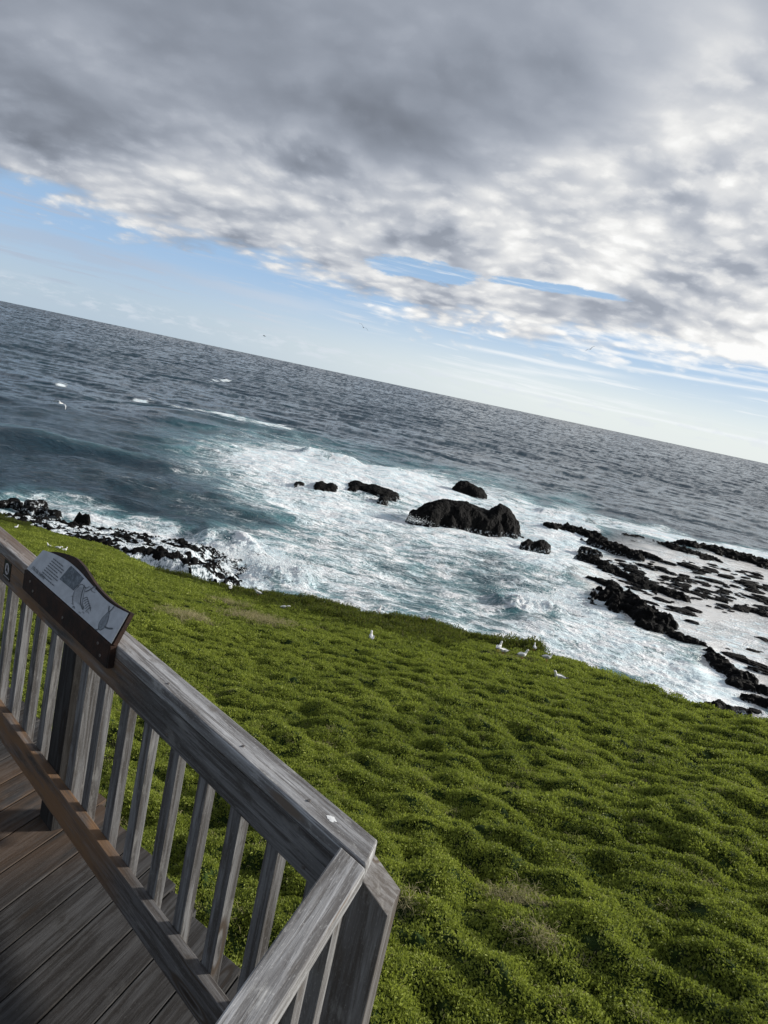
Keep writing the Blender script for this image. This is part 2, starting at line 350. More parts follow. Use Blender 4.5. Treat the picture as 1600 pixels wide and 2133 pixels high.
    lace2 = g.voro(g.mapv(pw, (1.3, 2.3, 1), (0, 0, -.1)), 1.0, 'DISTANCE_TO_EDGE')
    web = g.m('MAXIMUM', g.ss(lace, .16, .0), g.mul(g.ss(lace2, .2, .0), .75))
    cl = g.noise(g.mapv(pw, (.28, .5, .3)), 1.0, 5, .62)
    fn = g.noise(g.mapv(pos, (1.8, 3.6, 1)), 1.0, 5, .7)
    pat = g.add(g.add(g.mul(g.sub(cl, .5), 2.0), g.mul(g.sub(web, .45), .38)), g.mul(g.sub(fn, .5), .34))
    v = g.add(g.mul(foam, 1.27), g.mul(pat, g.ss(foam, .0, .25, .2, .95)))
    fm = g.ss(v, .50, 1.0)
    thinf = g.mul(g.ss(v, .28, .75), .28)
    # stray whitecaps offshore
    cap = g.noise(g.mapv(pos, (.05, .10, .05)), 1.0, 3, .5); cap2 = g.noise(g.mapv(pos, (.35, 1.2, .3)), 1.0, 4, .65)
    caps = g.mul(g.mul(g.ss(cap, .62, .70), g.ss(cap2, .60, .68)), .7)
    fm = g.m('MAXIMUM', g.m('MAXIMUM', fm, thinf), caps)
    deep = g.mix(g.ss(g.noise(g.mapv(pos, (.02, .04, .02)), 1, 3), .35, .65), (.010, .034, .052), (.014, .043, .060))
    wat = g.mix(tb, deep, (.11, .30, .33))
    wat = g.mix(g.mul(g.ss(le, .1, .7), g.ss(g.noise(g.mapv(pw, (.10, .3, .1)), 1, 4, .6), .3, .55, .45, 1.)), wat, (.80, .78, .75))  # calm lagoon: bright sky reflection painted into the water colour, with some whitewash
    fcol = g.mix(g.ss(g.noise(g.mapv(pw, (.3, .5, 1)), 1, 4, .6), .35, .65), (.74, .88, .93), (.95, .96, .97))
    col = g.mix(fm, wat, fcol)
    # chop
    n1 = g.noise(g.mapv(pos, (.55, .95, .3), (0, 0, .25)), 1.0, 6, .65, .2)
    n2 = g.noise(g.mapv(pos, (.13, .17, .1), (0, 0, .3)), 1.0, 6, .68, .2)
    n3 = g.noise(g.mapv(pos, (3.2, 5.6, 1), (0, 0, .3)), 1.0, 3, .6)
    b = g.bump(n2, g.ss(dist, 60, 900, .35, 3.2), 1.0) if False else None
    amp = g.ss(le, 0, 1, 1.0, .16)
    n4 = g.noise(g.mapv(pos, (.30, .13, .1), (0, 0, .05)), 1.0, 5, .75); n5 = g.noise(g.mapv(pos, (.9, .5, .1), (0, 0, .12)), 1.0, 4, .7)
    far = g.mul(g.add(n4, g.mul(n5, .4)), g.ss(dist, 90, 600, 0., 1.2))
    hgt = g.mul(g.mul(g.ss(dist, 90, 210, 1.15, .15), g.add(far, g.add(g.add(g.mul(n1, .62), g.mul(n2, g.ss(dist, 60, 900, .8, 2.0))), g.mul(n3, .07)))), amp)
    foamh = g.mul(g.add(fn, g.mul(cl, .5)), g.mul(fm, .16))
    wn = g.n('ShaderNodeAttribute', attribute_name='wave_n').outputs['Vector']
    gn = g.n('ShaderNodeNewGeometry').outputs['Normal']; fw = g.ss(dist, 60, 150, .6, 1.0)
    base_n = g.vm('NORMALIZE', g.vm('ADD', g.vm('SCALE', gn, sc=g.sub(1.0, fw)), g.vm('SCALE', wn, sc=fw)))
    nb = g.bump(g.add(hgt, foamh), 1.0, 1.0, base_n)
    g.out(col, g.mix(fm, (.16, .16, .16), (.75, .75, .75)), nb, g.mix(fm, (.5, .5, .5), (.15, .15, .15)), 1.333)
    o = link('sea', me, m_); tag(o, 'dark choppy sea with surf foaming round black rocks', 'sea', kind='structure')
    return o
build_sea()

# ================================================================== ROCKS
def rock_material():
    m_, g = mat('wet black basalt')
    pos = g.n('ShaderNodeNewGeometry').outputs['Position']
    a = g.noise(pos, 1.2, 6, .65); b_ = g.voro(pos, 2.6); c = g.noise(pos, 7., 4, .6)
    col = g.mix(g.ss(a, .3, .7), (.003, .003, .0034), (.009, .0088, .0085)); col = g.mix(g.ss(c, .58, .75, 0, .4), col, (.020, .018, .016))
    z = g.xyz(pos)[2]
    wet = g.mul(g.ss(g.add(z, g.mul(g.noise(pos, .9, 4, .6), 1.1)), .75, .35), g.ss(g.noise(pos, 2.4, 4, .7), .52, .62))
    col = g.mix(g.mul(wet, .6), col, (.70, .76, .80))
    nb = g.bump(g.add(g.mul(a, .5), g.add(g.mul(b_, .25), g.mul(c, .1))), .6, .9)
    g.out(col, g.ss(c, .3, .7, .6, .95), nb, .06)
    return m_
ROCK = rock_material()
def patch(name, fn, x0, x1, y0, y1, step, zmin=-.8, rot=0.0, origin=(0, 0), m_=None, jitter=0.0, vdir=None):
    nx = max(4, int((x1-x0)/step)+1); ny = max(4, int((y1-y0)/step)+1)
    U, V = np.meshgrid(np.linspace(x0, x1, nx), np.linspace(y0, y1, ny)); c, s = math.cos(rot), math.sin(rot)
    vx, vy = vdir if vdir is not None else (-s, c); x = origin[0]+U*c+V*vx; y = origin[1]+U*s+V*vy; z = fn(U, V, x, y)
    jx = jitter*fbm(x/1.1, y/1.1+z, 3, 81); jy = jitter*fbm(x/1.1+9, y/1.1-z, 3, 83)
    f = gridfaces(ny, nx); zf = z.ravel()[f].max(1); f = f[zf > zmin]
    used = np.unique(f); remap = np.full(nx*ny, -1); remap[used] = np.arange(len(used))
    cx, cy = origin
    co = np.stack([x+jx-cx, y+jy-cy, np.maximum(z, zmin-.6)], -1).reshape(-1, 3)[used]
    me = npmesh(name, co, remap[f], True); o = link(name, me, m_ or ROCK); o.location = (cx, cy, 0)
    return o
def rock(p0, p1, prof, depth, seed, rough=.35, label='', name='sea_rock', group=None, step=.2, jag=1.0):
    """a rock whose waterline runs between two sighted points; prof = heights along it"""
    a = at(*p0)[:2]; b = at(*p1)[:2]; t = b-a; W0 = np.hypot(*t); W = W0*1.03; depth *= 1.1; rot = math.atan2(t[1], t[0]); vd = (a+b)/np.hypot(*(a+b)); mid = (a+b)/2+vd*depth*.45
    sc = max(prof)
    def fn(U, V, x, y):
        uu = (U/W+.5); p = np.interp(uu, np.linspace(0, 1, len(prof)), prof, left=-1, right=-1)
        vv = V/(depth*.5)+.25*fbm(x/3, y/3, 2, seed); cap = 1-np.abs(vv)**2.6
        endc = 1-np.clip(np.abs(U)/(W*.5), 0, 1.4)**8
        uw = U/(W*.5)+.12*fbm(y/1.5, x/1.5, 3, seed+4); endc = 1-np.clip(np.abs(uw), 0, 1.4)**7; env = np.clip(np.minimum(cap, endc)*2.2, 0, 1)
        z = np.maximum(p, 0)*np.clip(cap, 0, 1)**.8*np.clip(endc, 0, 1)-.9*(1-env)
        n_ = (billow(x/1.9, y/1.4, 6, seed+2, .64)-.42)
        return z+rough*sc**.5*n_*1.1*(.2+.8*env)-.04
    o = patch(name, fn, -W*.6, W*.6, -depth*.65, depth*.65, step, -.5, rot, mid, jitter=.22, vdir=vd)
    tag(o, label, 'rock', group)
    return o
def ridge_rock(pts, width, hgt, seed, label, thr=0.0, step=.2, wpow=1.5, name='reef_rock', lump=1.25):
    hgt *= .62; width = [w_*.88 for w_ in width] if hasattr(width, '__len__') else width*.88
    P = np.array([at(*p)[:2] for p in pts]); cen = P.mean(0); d = P[-1]-P[0]; rot = math.atan2(d[1], d[0]); c, s = math.cos(-rot), math.sin(-rot)
    Q = (P-cen)@np.array([[c, s], [-s, c]]).T if False else np.stack([(P[:, 0]-cen[0])*c-(P[:, 1]-cen[1])*s, (P[:, 0]-cen[0])*s+(P[:, 1]-cen[1])*c], 1)
    def fn(U, V, x, y):
        D = np.full(U.shape, 1e9); Wd = np.zeros(U.shape)
        w_ = width if hasattr(width, '__len__') else [width]*len(Q)
        for i in range(len(Q)-1):
            A = Q[i]; B = Q[i+1]; ab = B-A; t = np.clip(((U-A[0])*ab[0]+(V-A[1])*ab[1])/(ab@ab), 0, 1)
            dd = np.hypot(U-A[0]-t*ab[0], V-A[1]-t*ab[1])/(w_[i]+(w_[i+1]-w_[i])*t); D = np.minimum(D, dd)
        D = D+.62*fbm(x/2.2, y/2.6, 4, seed, .6)
        base = .8*hgt*(1-np.clip(D, 0, 3)**wpow)
        r_ = billow(x/lump, y/(lump*.8), 5, seed+1, .55)+.2
        env = np.clip((1.45-D)*1.6, 0, 1)
        return base+hgt*.85*(r_-.56+thr)*env-1.2*(1-env)+.05*fbm(x/.5, y/.5, 3, seed+9)
    mw = (max(width) if hasattr(width, '__len__') else width)*1.5
    o = patch(name, fn, Q[:, 0].min()-mw, Q[:, 0].max()+mw, Q[:, 1].min()-mw, Q[:, 1].max()+mw, step, -.25, rot, cen, jitter=.2)
    tag(o, label, 'rock'); return o
def rc(x, y): return (1050+x/2.909, 1030+y/2.909)
# stacks in the surf
rock((846, 1086), (1084, 1112), [1.3, 2.3, 3.2, 3.5, 3.6, 3.6, 3.4, 2.9, 2.6, 4.1, 3.8, 2.6, .8], 8.5, 11, .26, 'large black sea stack with a humped right end standing in white surf', step=.17)
rock((941, 1026), (1012, 1040), [1.9, 2.6, 2.7, 2.3, 1.9, 1.4], 5.5, 21, .4, 'lone dark rock behind the large stack at the seaward edge of the surf')
rock((722, 1020), (832, 1040), [1.0, 1.2, .8, 1.1, .8, .6, .3], 8.5, 31, .5, 'low broken black rock between the large stack and the smaller rocks to its left')
rock((652, 1019), (702, 1026), [.4, .9, .5, 1.0, .5], 7.0, 41, .5, 'small cracked black rock just left of the low broken rock')
rock((613, 1010), (634, 1012), [.25, .45, .3], 3.0, 43, .4, 'tiny flat black rock leftmost of the rocks in the far surf')
rock((788, 1042), (808, 1046), [.3, .8, .5], 3.4, 45, .4, 'small black knob at the near side of the low broken rock')
rock((1085, 1135), (1146, 1145), [.2, .9, .4, 1.0, .9, .3], 3.4, 51, .45, 'short double humped rock between the large stack and the reef')
# the reef on the right
ridge_rock([rc(290, 205), rc(430, 225), rc(560, 262)], [2.2, 3.4, 2.6], 1.7, 61, 'rubbly black reef ridge at the far left tip of the reef', .06)
ridge_rock([rc(560, 290), rc(690, 330), rc(800, 385)], [2.4, 3.4, 2.0], 1.5, 62, 'black reef ridge behind the pale pool, right of the reef tip', .06)
ridge_rock([rc(500, 335), rc(545, 345)], 1.4, .7, 63, 'small black reef rock left of the pale pool')
ridge_rock([rc(715, 262), rc(805, 268)], 1.8, 1.3, 64, 'separate black boulder on the seaward side of the reef', .06)
ridge_rock([rc(835, 272), rc(915, 288)], 1.5, .8, 65, 'flat black slab right of the separate seaward boulder', .08)
ridge_rock([rc(825, 355), rc(935, 395)], 1.6, .9, 66, 'black rock strip between the pale pool and the outer barrier ridge', .04)
ridge_rock([rc(985, 315), rc(1200, 385)], [3.0, 3.8], 1.5, 67, 'broken black rocks on the landward side of the outer barrier ridge', .02, step=.25)
ridge_rock([rc(1090, 305), rc(1300, 350), rc(1600, 430), rc(1800, 480)], [2.2, 5.5, 6.0, 6.0], 1.7, 68, 'long black barrier ridge along the outer edge of the reef', .12, step=.28)
ridge_rock([rc(515, 395), rc(600, 430)], [2.2, 2.0], 1.4, 69, 'black corner rock where the reef bends below the pale pool', .08)
ridge_rock([rc(620, 455), rc(780, 520), rc(930, 590), rc(1070, 630)], [2.0, 2.2, 2.6, 1.8], 1.3, 70, 'diagonal black reef ridge between the pale pool and the big near mass', .06)
ridge_rock([rc(515, 528), rc(640, 560)], [1.4, 2.2], 1.5, 71, 'black finger of rock pointing left from the big near mass', .1)
ridge_rock([rc(650, 620), rc(760, 690), rc(880, 765), rc(990, 800)], [2.2, 4.0, 2.8, 1.2], 2.3, 72, 'large black rock mass at the middle of the reef facing the surf', .16, step=.17, lump=2.4)
ridge_rock([rc(850, 810), rc(960, 825)], [1.3, 1.5], 1.2, 73, 'dark block at the near foot of the big reef mass', .15, step=.15)
ridge_rock([rc(1045, 870), rc(1120, 900), rc(1200, 925)], [1.1, 1.4, .9], 1.0, 74, 'wet black rock just below the big reef mass', .1, step=.15)
ridge_rock([rc(1230, 960), rc(1310, 1030), rc(1420, 1110), rc(1480, 1120)], [.9, 1.6, 1.8, 1.0], 1.1, 75, 'black shore ridge edging the near foam', .12, step=.12)
ridge_rock([rc(1440, 1160), rc(1550, 1190)], [1.4, 1.2], .9, 76, 'rounded black boulder below the black shore ridge', .15, step=.12)
ridge_rock([rc(1500, 1245), rc(1620, 1275)], [1.0, 1.2], .8, 77, 'black boulder at the right edge of the near surf', .15, step=.12)
ridge_rock([rc(1270, 1290), rc(1430, 1315)], [.9, .9], .8, 78, 'black boulders nearest the grassy slope, standing in foam', .1, step=.12)
ridge_rock([rc(1360, 695), rc(1480, 705), rc(1640, 745)], [1.0, 1.8, 2.0], .9, 79, 'black reef strip at the right edge beyond the rippled pool', .04)
ridge_rock([rc(1100, 590), rc(1210, 620), rc(1330, 655)], [1.2, 1.3, .8], .8, 80, 'thin broken strip of black rock in the middle of the pale lagoon', .03)
ridge_rock([rc(940, 450), rc(1010, 478)], .9, .6, 82, 'narrow black rock lying alone on the bright lagoon', .08)
# loose stones over the shallow lagoon
def loose_stones():
    protos = []
    for k in range(5):
        r_ = np.random.default_rng(100+k)
        bm = bmesh.new(); bmesh.ops.create_icosphere(bm, subdivisions=3, radius=1.0)
        for v in bm.verts:
            p = v.co.copy(); f = 1+.28*float(fbm(p.x*1.3+k*5, p.y*1.3+p.z*1.7, 3, 90+k)); v.co = p*f; v.co.z *= .5
        me = bpy.data.meshes.new('reef_stone'); bm.to_mesh(me); bm.free(); me.materials.append(ROCK); protos.append(me)
    spots = [(1000, 418, 1.2), (1150, 450, 1.6), (1345, 500, 2.3), (1265, 525, 1.5), (1250, 465, 1.3), (1195, 508, 1.), (1480, 545, 2.), (1540, 560, 1.5), (1530, 490, 1.6), (1400, 560, 1.1),
             (1575, 630, 1.6), (1080, 712, 1.9), (1012, 705, .9), (1137, 775, .8), (955, 645, 1.1), (880, 660, 1.2), (1358, 942, .45), (1392, 985, 1.35), (1480, 1025, 1.5), (1518, 955, .9),
             (1568, 1078, 1.2), (1570, 885, 1.1), (1590, 1005, .7), (960, 296, 1.2), (650, 265, 1.3), (780, 290, 1.3), (1315, 635, 1.), (1520, 1315, .7), (1235, 1280, .45), (1575, 1170, .5), (840, 505, 1.0), (1060, 520, 1.2)]
    r_ = np.random.default_rng(5)
    while len(spots) < 285:
        x = r_.uniform(640, 1600); y = r_.uniform(400, 720)
        if y < 330+(x-600)*.15 or y > 520+(x-640)*.42: continue
        if abs(y-(455+(x-620)*.42)) < 25: continue
        if fbm(x/120, y/60, 2, 5) < -.1: continue
        spots.append((x, y, .2+.75*r_.uniform(0, 1)**2.2))
    big = {2: 'rounded black stone, largest of the loose stones on the bright lagoon', 17: 'low black stone alone on the rippled pool below the big reef mass', 16: 'tiny'}
    for i, (x, y, s_) in enumerate(spots):
        s_ = s_*.5 if i < 32 else s_*.75; p = at(*rc(x, y)); o = link('reef_stone', protos[i % 5]); o.location = (p[0], p[1], .06)
        o.scale = (1.5*s_*r_.uniform(.9, 1.8), 1.4*s_*r_.uniform(.6, 1.1), s_*r_.uniform(.6, 1.0)); o.rotation_euler = (0, 0, r_.uniform(-.5, .5))
        tag(o, 'small black stone lying loose in the shallow pale water of the reef', 'rock', 'loose stones over the shallow reef')
loose_stones()

# wave washed ledge at the left with water pouring off it
LA = at(200, 1124, 2.3); LB = at(498, 1170, 2.3)
def ledge():
    a = LA[:2]; b = LB[:2]; t = b-a; W = np.hypot(*t); t = t/W; rot = math.atan2(t[1], t[0]); cen = (a+b)/2
    def prof(U, V, x, y, sm=0):
        top = 1.9-.8*sstep(V, 2.5, 10)-1.9*sstep(V, 8, 15)
        edge = .9*fbm(x/4, y/4, 3, 201)
        z = top*sstep(V+edge, -2.8, .1)
        ends = (1-sstep(U+1.2*fbm(y/2, x/2, 2, 9), W*.5-5.5, W*.5+1.8))
        return z*ends-.4*(1-ends)-.35*(V+edge < -3)
    def rockf(U, V, x, y):
        return prof(U, V, x, y)-.20+.26*fbm(x/2.5, y/2.5, 2, 221)+.42*fbm(U/.45+.4*fbm(V, U, 2, 5), V/2.6, 3, 225)*(1-sstep(V, .2, 1.6))+.55*(billow(x/.8, y/.8, 5, 205, .6)-.36)*1.5+.12*fbm(x/.5, y/.5, 3, 207)
    def waterf(U, V, x, y):
        st = fbm(U/.28+.5*fbm(x/1.5, y/1.5, 2, 3), V/2.2, 4, 211)
        cover = .16*fbm(x/1.3, y/1.3, 4, 213)-.05-.10*sstep(V, .5, 2.)
        return prof(U, V, x, y)+.06+cover+.07*st*(V < 1)-.30*np.exp(-((V-.6)/1.0)**2)+.05*fbm(x/.4, y/.4, 2, 215)
    o = patch('shore_ledge', rockf, -W*.5-14, W*.5+3, -5, 16, .16, -.3, rot, cen, jitter=.15)
    tag(o, 'black shore ledge at the left with white water pouring off it', 'rock ledge')
    m_, g = mat('falling white water')
    pos = g.n('ShaderNodeNewGeometry').outputs['Position']
    loc = g.mapv(pos, (1, 1, 1), (0, 0, -rot))
    s1 = g.noise(g.mapv(loc, (6.5, 2.6, 1.1)), 1, 6, .75); s2 = g.noise(pos, 2.0, 4, .6)
    sv = g.add(s1, g.mul(g.sub(s2, .5), .7)); col = g.mix(g.ss(sv, .40, .58), (.26, .34, .38), (.86, .91, .94)); col = g.mix(g.ss(sv, .45, .36, 0, .95), col, (.02, .025, .03))
    g.out(col, .6, g.bump(s1, .15, 1.0), .3, 1.333)
    w = patch('cascade', waterf, -W*.5-14, W*.5+2.0, -4.2, 15, .16, -.1, rot, cen, m_=m_, jitter=.08)
    tag(w, 'white water cascading over the black shore ledge', 'water', kind='structure')
ledge()
ridge_rock([(70, 1046), (96, 1046)], [.8, .6], .4, 301, 'flat black rock off the left shore, in line with the railing end', .1, name='shore_rock', step=.15)
ridge_rock([(-20, 1046), (30, 1045), (45, 1052)], [.5, .7, .4], .45, 302, 'low black rocks at the left edge of the shore', .05, name='shore_rock', step=.15)
ridge_rock([(163, 1088), (176, 1091)], [.45, .45], 1.3, 303, 'upright square black rock standing in the left surf', .25, name='shore_rock', step=.12, wpow=6)
ridge_rock([(60, 1058), (115, 1066)], [.7, .6], .35, 304, 'thin dark rocks awash below the flat rock on the left shore', .02, name='shore_rock', step=.15)
ridge_rock([(128, 1114), (170, 1124)], [1.3, 1.4], 1.5, 305, 'black boulders at the grass edge left of the cascade', .15, name='shore_rock', step=.12)

def spray():
    r = np.random.default_rng(77); P_, R_ = [], []
    for px_, py_, n, w, d_, h_ in [(570, 1190, 2600, 5.5, 2.2, 1.9), (610, 1205, 1400, 4, 2, 1.3), (500, 1170, 1300, 6, 1.6, 1.2), (450, 1195, 900, 5, 1.4, 1.0), (1110, 1262, 1500, 4.6, 1.5, 1.2), (1140, 1255, 600, 3.4, 1.3, 1.0), (690, 950, 700, 5.5, 1.6, .9), (860, 1092, 500, 2.5, 1.2, 1.0)]:
        c = at(px_, py_, 0); x = c[0]+r.normal(0, w*.5, n); y = c[1]+r.normal(0, d_*.6, n)
        z = .5+np.abs(r.normal(0, h_*.5, n))*(.35+.9*np.clip(pn(x/1.1, y/2.5, 9)+.5, 0, 1)); P_.append(np.stack([x, y, z], -1)); R_.append(.02+.035*r.uniform(0, 1, n)**2)
    P_ = np.concatenate(P_); R_ = np.concatenate(R_); n = len(P_)
    base = np.array([(1, 0, 0), (-1, 0, 0), (0, 1, 0), (0, -1, 0), (0, 0, 1), (0, 0, -1)], float); f = np.array([(0, 2, 4), (2, 1, 4), (1, 3, 4), (3, 0, 4), (2, 0, 5), (1, 2, 5), (3, 1, 5), (0, 3, 5)])
    co = (P_[:, None, :]+base[None]*R_[:, None, None]).reshape(-1, 3); fc = (f[None]+(np.arange(n)*6)[:, None, None]).reshape(-1, 3)
    me = npmesh('sea_spray', co, fc, True); m_, g = mat('spray drops'); g.out((.90, .94, .96), .5, None, .3)
    tag(link('sea_spray', me, m_), 'white drops thrown up where waves break', 'spray', kind='stuff')
spray()

# ================================================================== HEADLAND
EDGE = [(-260, 1030), (-60, 1066), (0, 1082), (60, 1096), (130, 1118), (215, 1137), (270, 1163), (330, 1192), (440, 1222), (560, 1248), (650, 1264), (760, 1290), (900, 1312), (1000, 1334), (1100, 1357), (1200, 1387),
        (1330, 1432), (1450, 1472), (1600, 1512), (1850, 1570), (2200, 1640)]
EDGE_R = [66, 62, 58, 55, 52, 48, 44, 40]       # the far left brow bulges above the plane of the slope: its distance is paced out
def _edge_point(i):
    p = EDGE[i]
    if i >= len(EDGE_R): return slope(*p)
    r = ray(*p); t = EDGE_R[i]/math.hypot(r[0], r[1]); return np.array([r[0]*t, r[1]*t, EYE+r[2]*t])
_e = np.array([_edge_point(i) for i in range(len(EDGE))]); _ea = np.degrees(np.arctan2(_e[:, 0], _e[:, 1])); _er = np.hypot(_e[:, 0], _e[:, 1])
def edge_r(az): return np.interp(az, np.concatenate([[-180, -60], _ea, [75, 180]]), np.concatenate([[60, 64], _er, [14, 14]]))
_ed = _e[:, 2]-(EYE-(PA+PB*_e[:, 0]+PC*_e[:, 1]))
def bulge(az): return np.interp(az, np.concatenate([[-180, -60], _ea, [75, 180]]), np.concatenate([[0, 2], _ed, [0, 0]]))
MD = np.array([.60, -.80]); MN = np.array([.80, .60])          # run of the hummocks
def mound(x, y):
    u = x*MD[0]+y*MD[1]; v = x*MN[0]+y*MN[1]
    wv = v+.55*fbm(u/2.4, v/1.6, 2, 401)
    a = 1-np.abs(pn(u/1.5, wv/.55, 403))*1.9
    b = fbm(u/.62, v/.44, 4, 407, .6)
    return .060*(a-.5)+.10*b+.08*fbm(x/3.5, y/3.5, 2, 411)
def ground_z(x, y, mounds=True):
    x = np.asarray(x, float); y = np.asarray(y, float)
    r = np.hypot(x, y); az = np.degrees(np.arctan2(x, y)); re = edge_r(az)*(1+.006*pn(az/1.2, az*0+3, 5)+.010*pn(az/4., az*0+9, 7))
    rin = np.minimum(r, re); k = np.where(r > 1e-6, rin/np.maximum(r, 1e-6), 1)
    z = EYE-(PA+PB*x*k+PC*y*k)+bulge(az)*(rin/re)**2
    z = np.minimum(z, EYE-1.95)                                # never above the deck behind the camera
    ov = np.maximum(r-re, 0)
    z = z-.35*ov-1.9*np.maximum(ov-.5, 0)-.6*sstep(ov, .3, 2.)*(1+fbm(az/2, ov/2, 3, 21))
    if mounds: z = z+mound(x, y)*np.clip(1-ov/2, 0, 1)*np.clip((r+.5)/3, .2, 1)*np.clip(1.25-r/70, .35, 1)
    return np.maximum(z, -1.5)
def land_hit(px, py):
    # first meeting of a sight line with the land
    r_ = ray(px, py); t = np.geomspace(2, 75, 3000); x, y, z = r_[0]*t, r_[1]*t, EYE+r_[2]*t; g_ = ground_z(x, y); i = np.argmax(z < g_)
    if not (z < g_).any(): i = np.argmin(z-g_)
    return np.array([x[i], y[i], g_[i]])
def build_land():
    az = np.linspace(-115, 115, 1100); k = np.concatenate([np.linspace(.004, .25, 120), np.linspace(.2515, 1, 420), np.linspace(1.004, 1.5, 70)])
    A, K = np.meshgrid(az, k); R = K*edge_r(A); x = R*np.sin(np.radians(A)); y = R*np.cos(np.radians(A)); z = ground_z(x, y)
    me = npmesh('headland', np.stack([x, y, z], -1).reshape(-1, 3), gridfaces(len(k), len(az)))
    m_, g = mat('matted soil and stems')
    pos = g.n('ShaderNodeNewGeometry').outputs['Position']; nz = g.xyz(g.n('ShaderNodeNewGeometry').outputs['Normal'])[2]
    a = g.noise(pos, 6, 5, .65); b_ = g.noise(pos, 40, 3, .6)
    col = g.mix(g.ss(a, .3, .7), (.016, .028, .008), (.034, .060, .014)); col = g.mix(g.ss(b_, .55, .7, 0, .5), col, (.05, .075, .02))
    col = g.mix(g.ss(nz, .75, .5), col, (.03, .026, .024))
    g.out(col, .95, g.bump(b_, .03, 1.), .1)
    tag(link('ground', me, m_), 'steep headland slope falling to the sea', 'ground', kind='structure')
build_land()

# leaf clumps (kept out of the scene, only instanced)
def leaf_mesh(name, n, spread, llen, lw, up, m_, seed, height=0.0, curl=.3):
    r = np.random.default_rng(seed); co = []; fc = []; rv = []
    for i in range(n):
        a = r.uniform(0, 2*np.pi); q = math.sqrt(r.uniform(0, 1))*spread; b = np.array([q*math.cos(a), q*math.sin(a), height*r.uniform(0, 1)*(1-(q/spread)**2)+r.uniform(-.01, .005)])
        th = r.uniform(0, 2*np.pi); tilt = r.uniform(*up); L = llen*r.uniform(.65, 1.25); w = lw*r.uniform(.7, 1.2)
        d = np.array([math.cos(th)*math.cos(tilt), math.sin(th)*math.cos(tilt), math.sin(tilt)]); sd_ = np.cross(d, [0, 0, 1]); sd_ /= np.linalg.norm(sd_)+1e-9
        tw = r.uniform(-.9, .9); nn = np.cross(sd_, d); sd_ = sd_*math.cos(tw)+nn*math.sin(tw)
        m1 = b+d*L*.55+nn*L*.06; tip = b+d*L-np.array([0, 0, curl*L*.3]); k = len(co)
        co += [b, m1+sd_*w*.5, tip, m1-sd_*w*.5]; fc += [[k, k+1, k+2, k+3]]; rv += [r.uniform(0, 1)]*4
    me = npmesh(name, co, fc, False, dict(rnd=rv)); me.materials.append(m_); o = bpy.data.objects.new(name, me); return o
def leaf_material(name, dark, light, dry, dryamt=.06):
    m_, g = mat(name); pos = g.n('ShaderNodeNewGeometry').outputs['Position']
    rn = g.attr('rnd'); ir = g.n('ShaderNodeObjectInfo').outputs['Random']
    pt = g.noise(pos, .55, 3, .55)
    f = g.add(g.add(g.mul(rn, .45), g.mul(ir, .25)), g.mul(g.ss(pt, .3, .7), .35))
    col = g.mix(f, dark, light)
    col = g.mix(g.m('GREATER_THAN', rn, 1-dryamt), col, dry)
    g.out(col, .6, None, .14, trans=(g.mix(.5, col, (.32, .40, .05)), .32))
    return m_
def scatter(name, pts, rots, scl, protos, pick_seed=0):
    me = npmesh_points(name, pts, rots, scl); o = link(name, me)
    ng = bpy.data.node_groups.new(name, 'GeometryNodeTree'); ng.interface.new_socket('Geometry', in_out='INPUT', socket_type='NodeSocketGeometry'); ng.interface.new_socket('Geometry', in_out='OUTPUT', socket_type='NodeSocketGeometry')
    N = ng.nodes; Lk = ng.links; gi = N.new('NodeGroupInput'); go = N.new('NodeGroupOutput'); ip = N.new('GeometryNodeInstanceOnPoints')
    Lk.new(gi.outputs[0], ip.inputs['Points']); jn = N.new('GeometryNodeJoinGeometry')
    for p in protos:
        oi = N.new('GeometryNodeObjectInfo'); oi.inputs['Object'].default_value = p; oi.inputs['As Instance'].default_value = True
        Lk.new(oi.outputs['Geometry'], jn.inputs[0])
    Lk.new(jn.outputs[0], ip.inputs['Instance']); ip.inputs['Pick Instance'].default_value = True
    rv = N.new('FunctionNodeRandomValue'); rv.data_type = 'INT'
    for s_ in rv.inputs:
        if s_.type == 'INT' and s_.name == 'Min': s_.default_value = 0
        if s_.type == 'INT' and s_.name == 'Max': s_.default_value = len(protos)-1
    Lk.new([s_ for s_ in rv.outputs if s_.type == 'INT'][0], ip.inputs['Instance Index'])
    na = N.new('GeometryNodeInputNamedAttribute'); na.data_type = 'FLOAT_VECTOR'; na.inputs[0].default_value = 'rot'
    e2r = N.new('FunctionNodeEulerToRotation'); Lk.new([s_ for s_ in na.outputs if s_.enabled][0], e2r.inputs[0]); Lk.new(e2r.outputs[0], ip.inputs['Rotation'])
    nb = N.new('GeometryNodeInputNamedAttribute'); nb.data_type = 'FLOAT'; nb.inputs[0].default_value = 'scl'
    Lk.new([s_ for s_ in nb.outputs if s_.enabled][0], ip.inputs['Scale']); Lk.new(ip.outputs[0], go.inputs[0])
    md = o.modifiers.new('instances', 'NODES'); md.node_group = ng
    return o
def npmesh_points(name, pts, rots, scl):
    me = bpy.data.meshes.new(name); me.vertices.add(len(pts)); me.vertices.foreach_set('co', np.asarray(pts, np.float32).ravel())
    a = me.attributes.new('rot', 'FLOAT_VECTOR', 'POINT'); a.data.foreach_set('vector', np.asarray(rots, np.float32).ravel())
    a = me.attributes.new('scl', 'FLOAT', 'POINT'); a.data.foreach_set('value', np.asarray(scl, np.float32)); return me
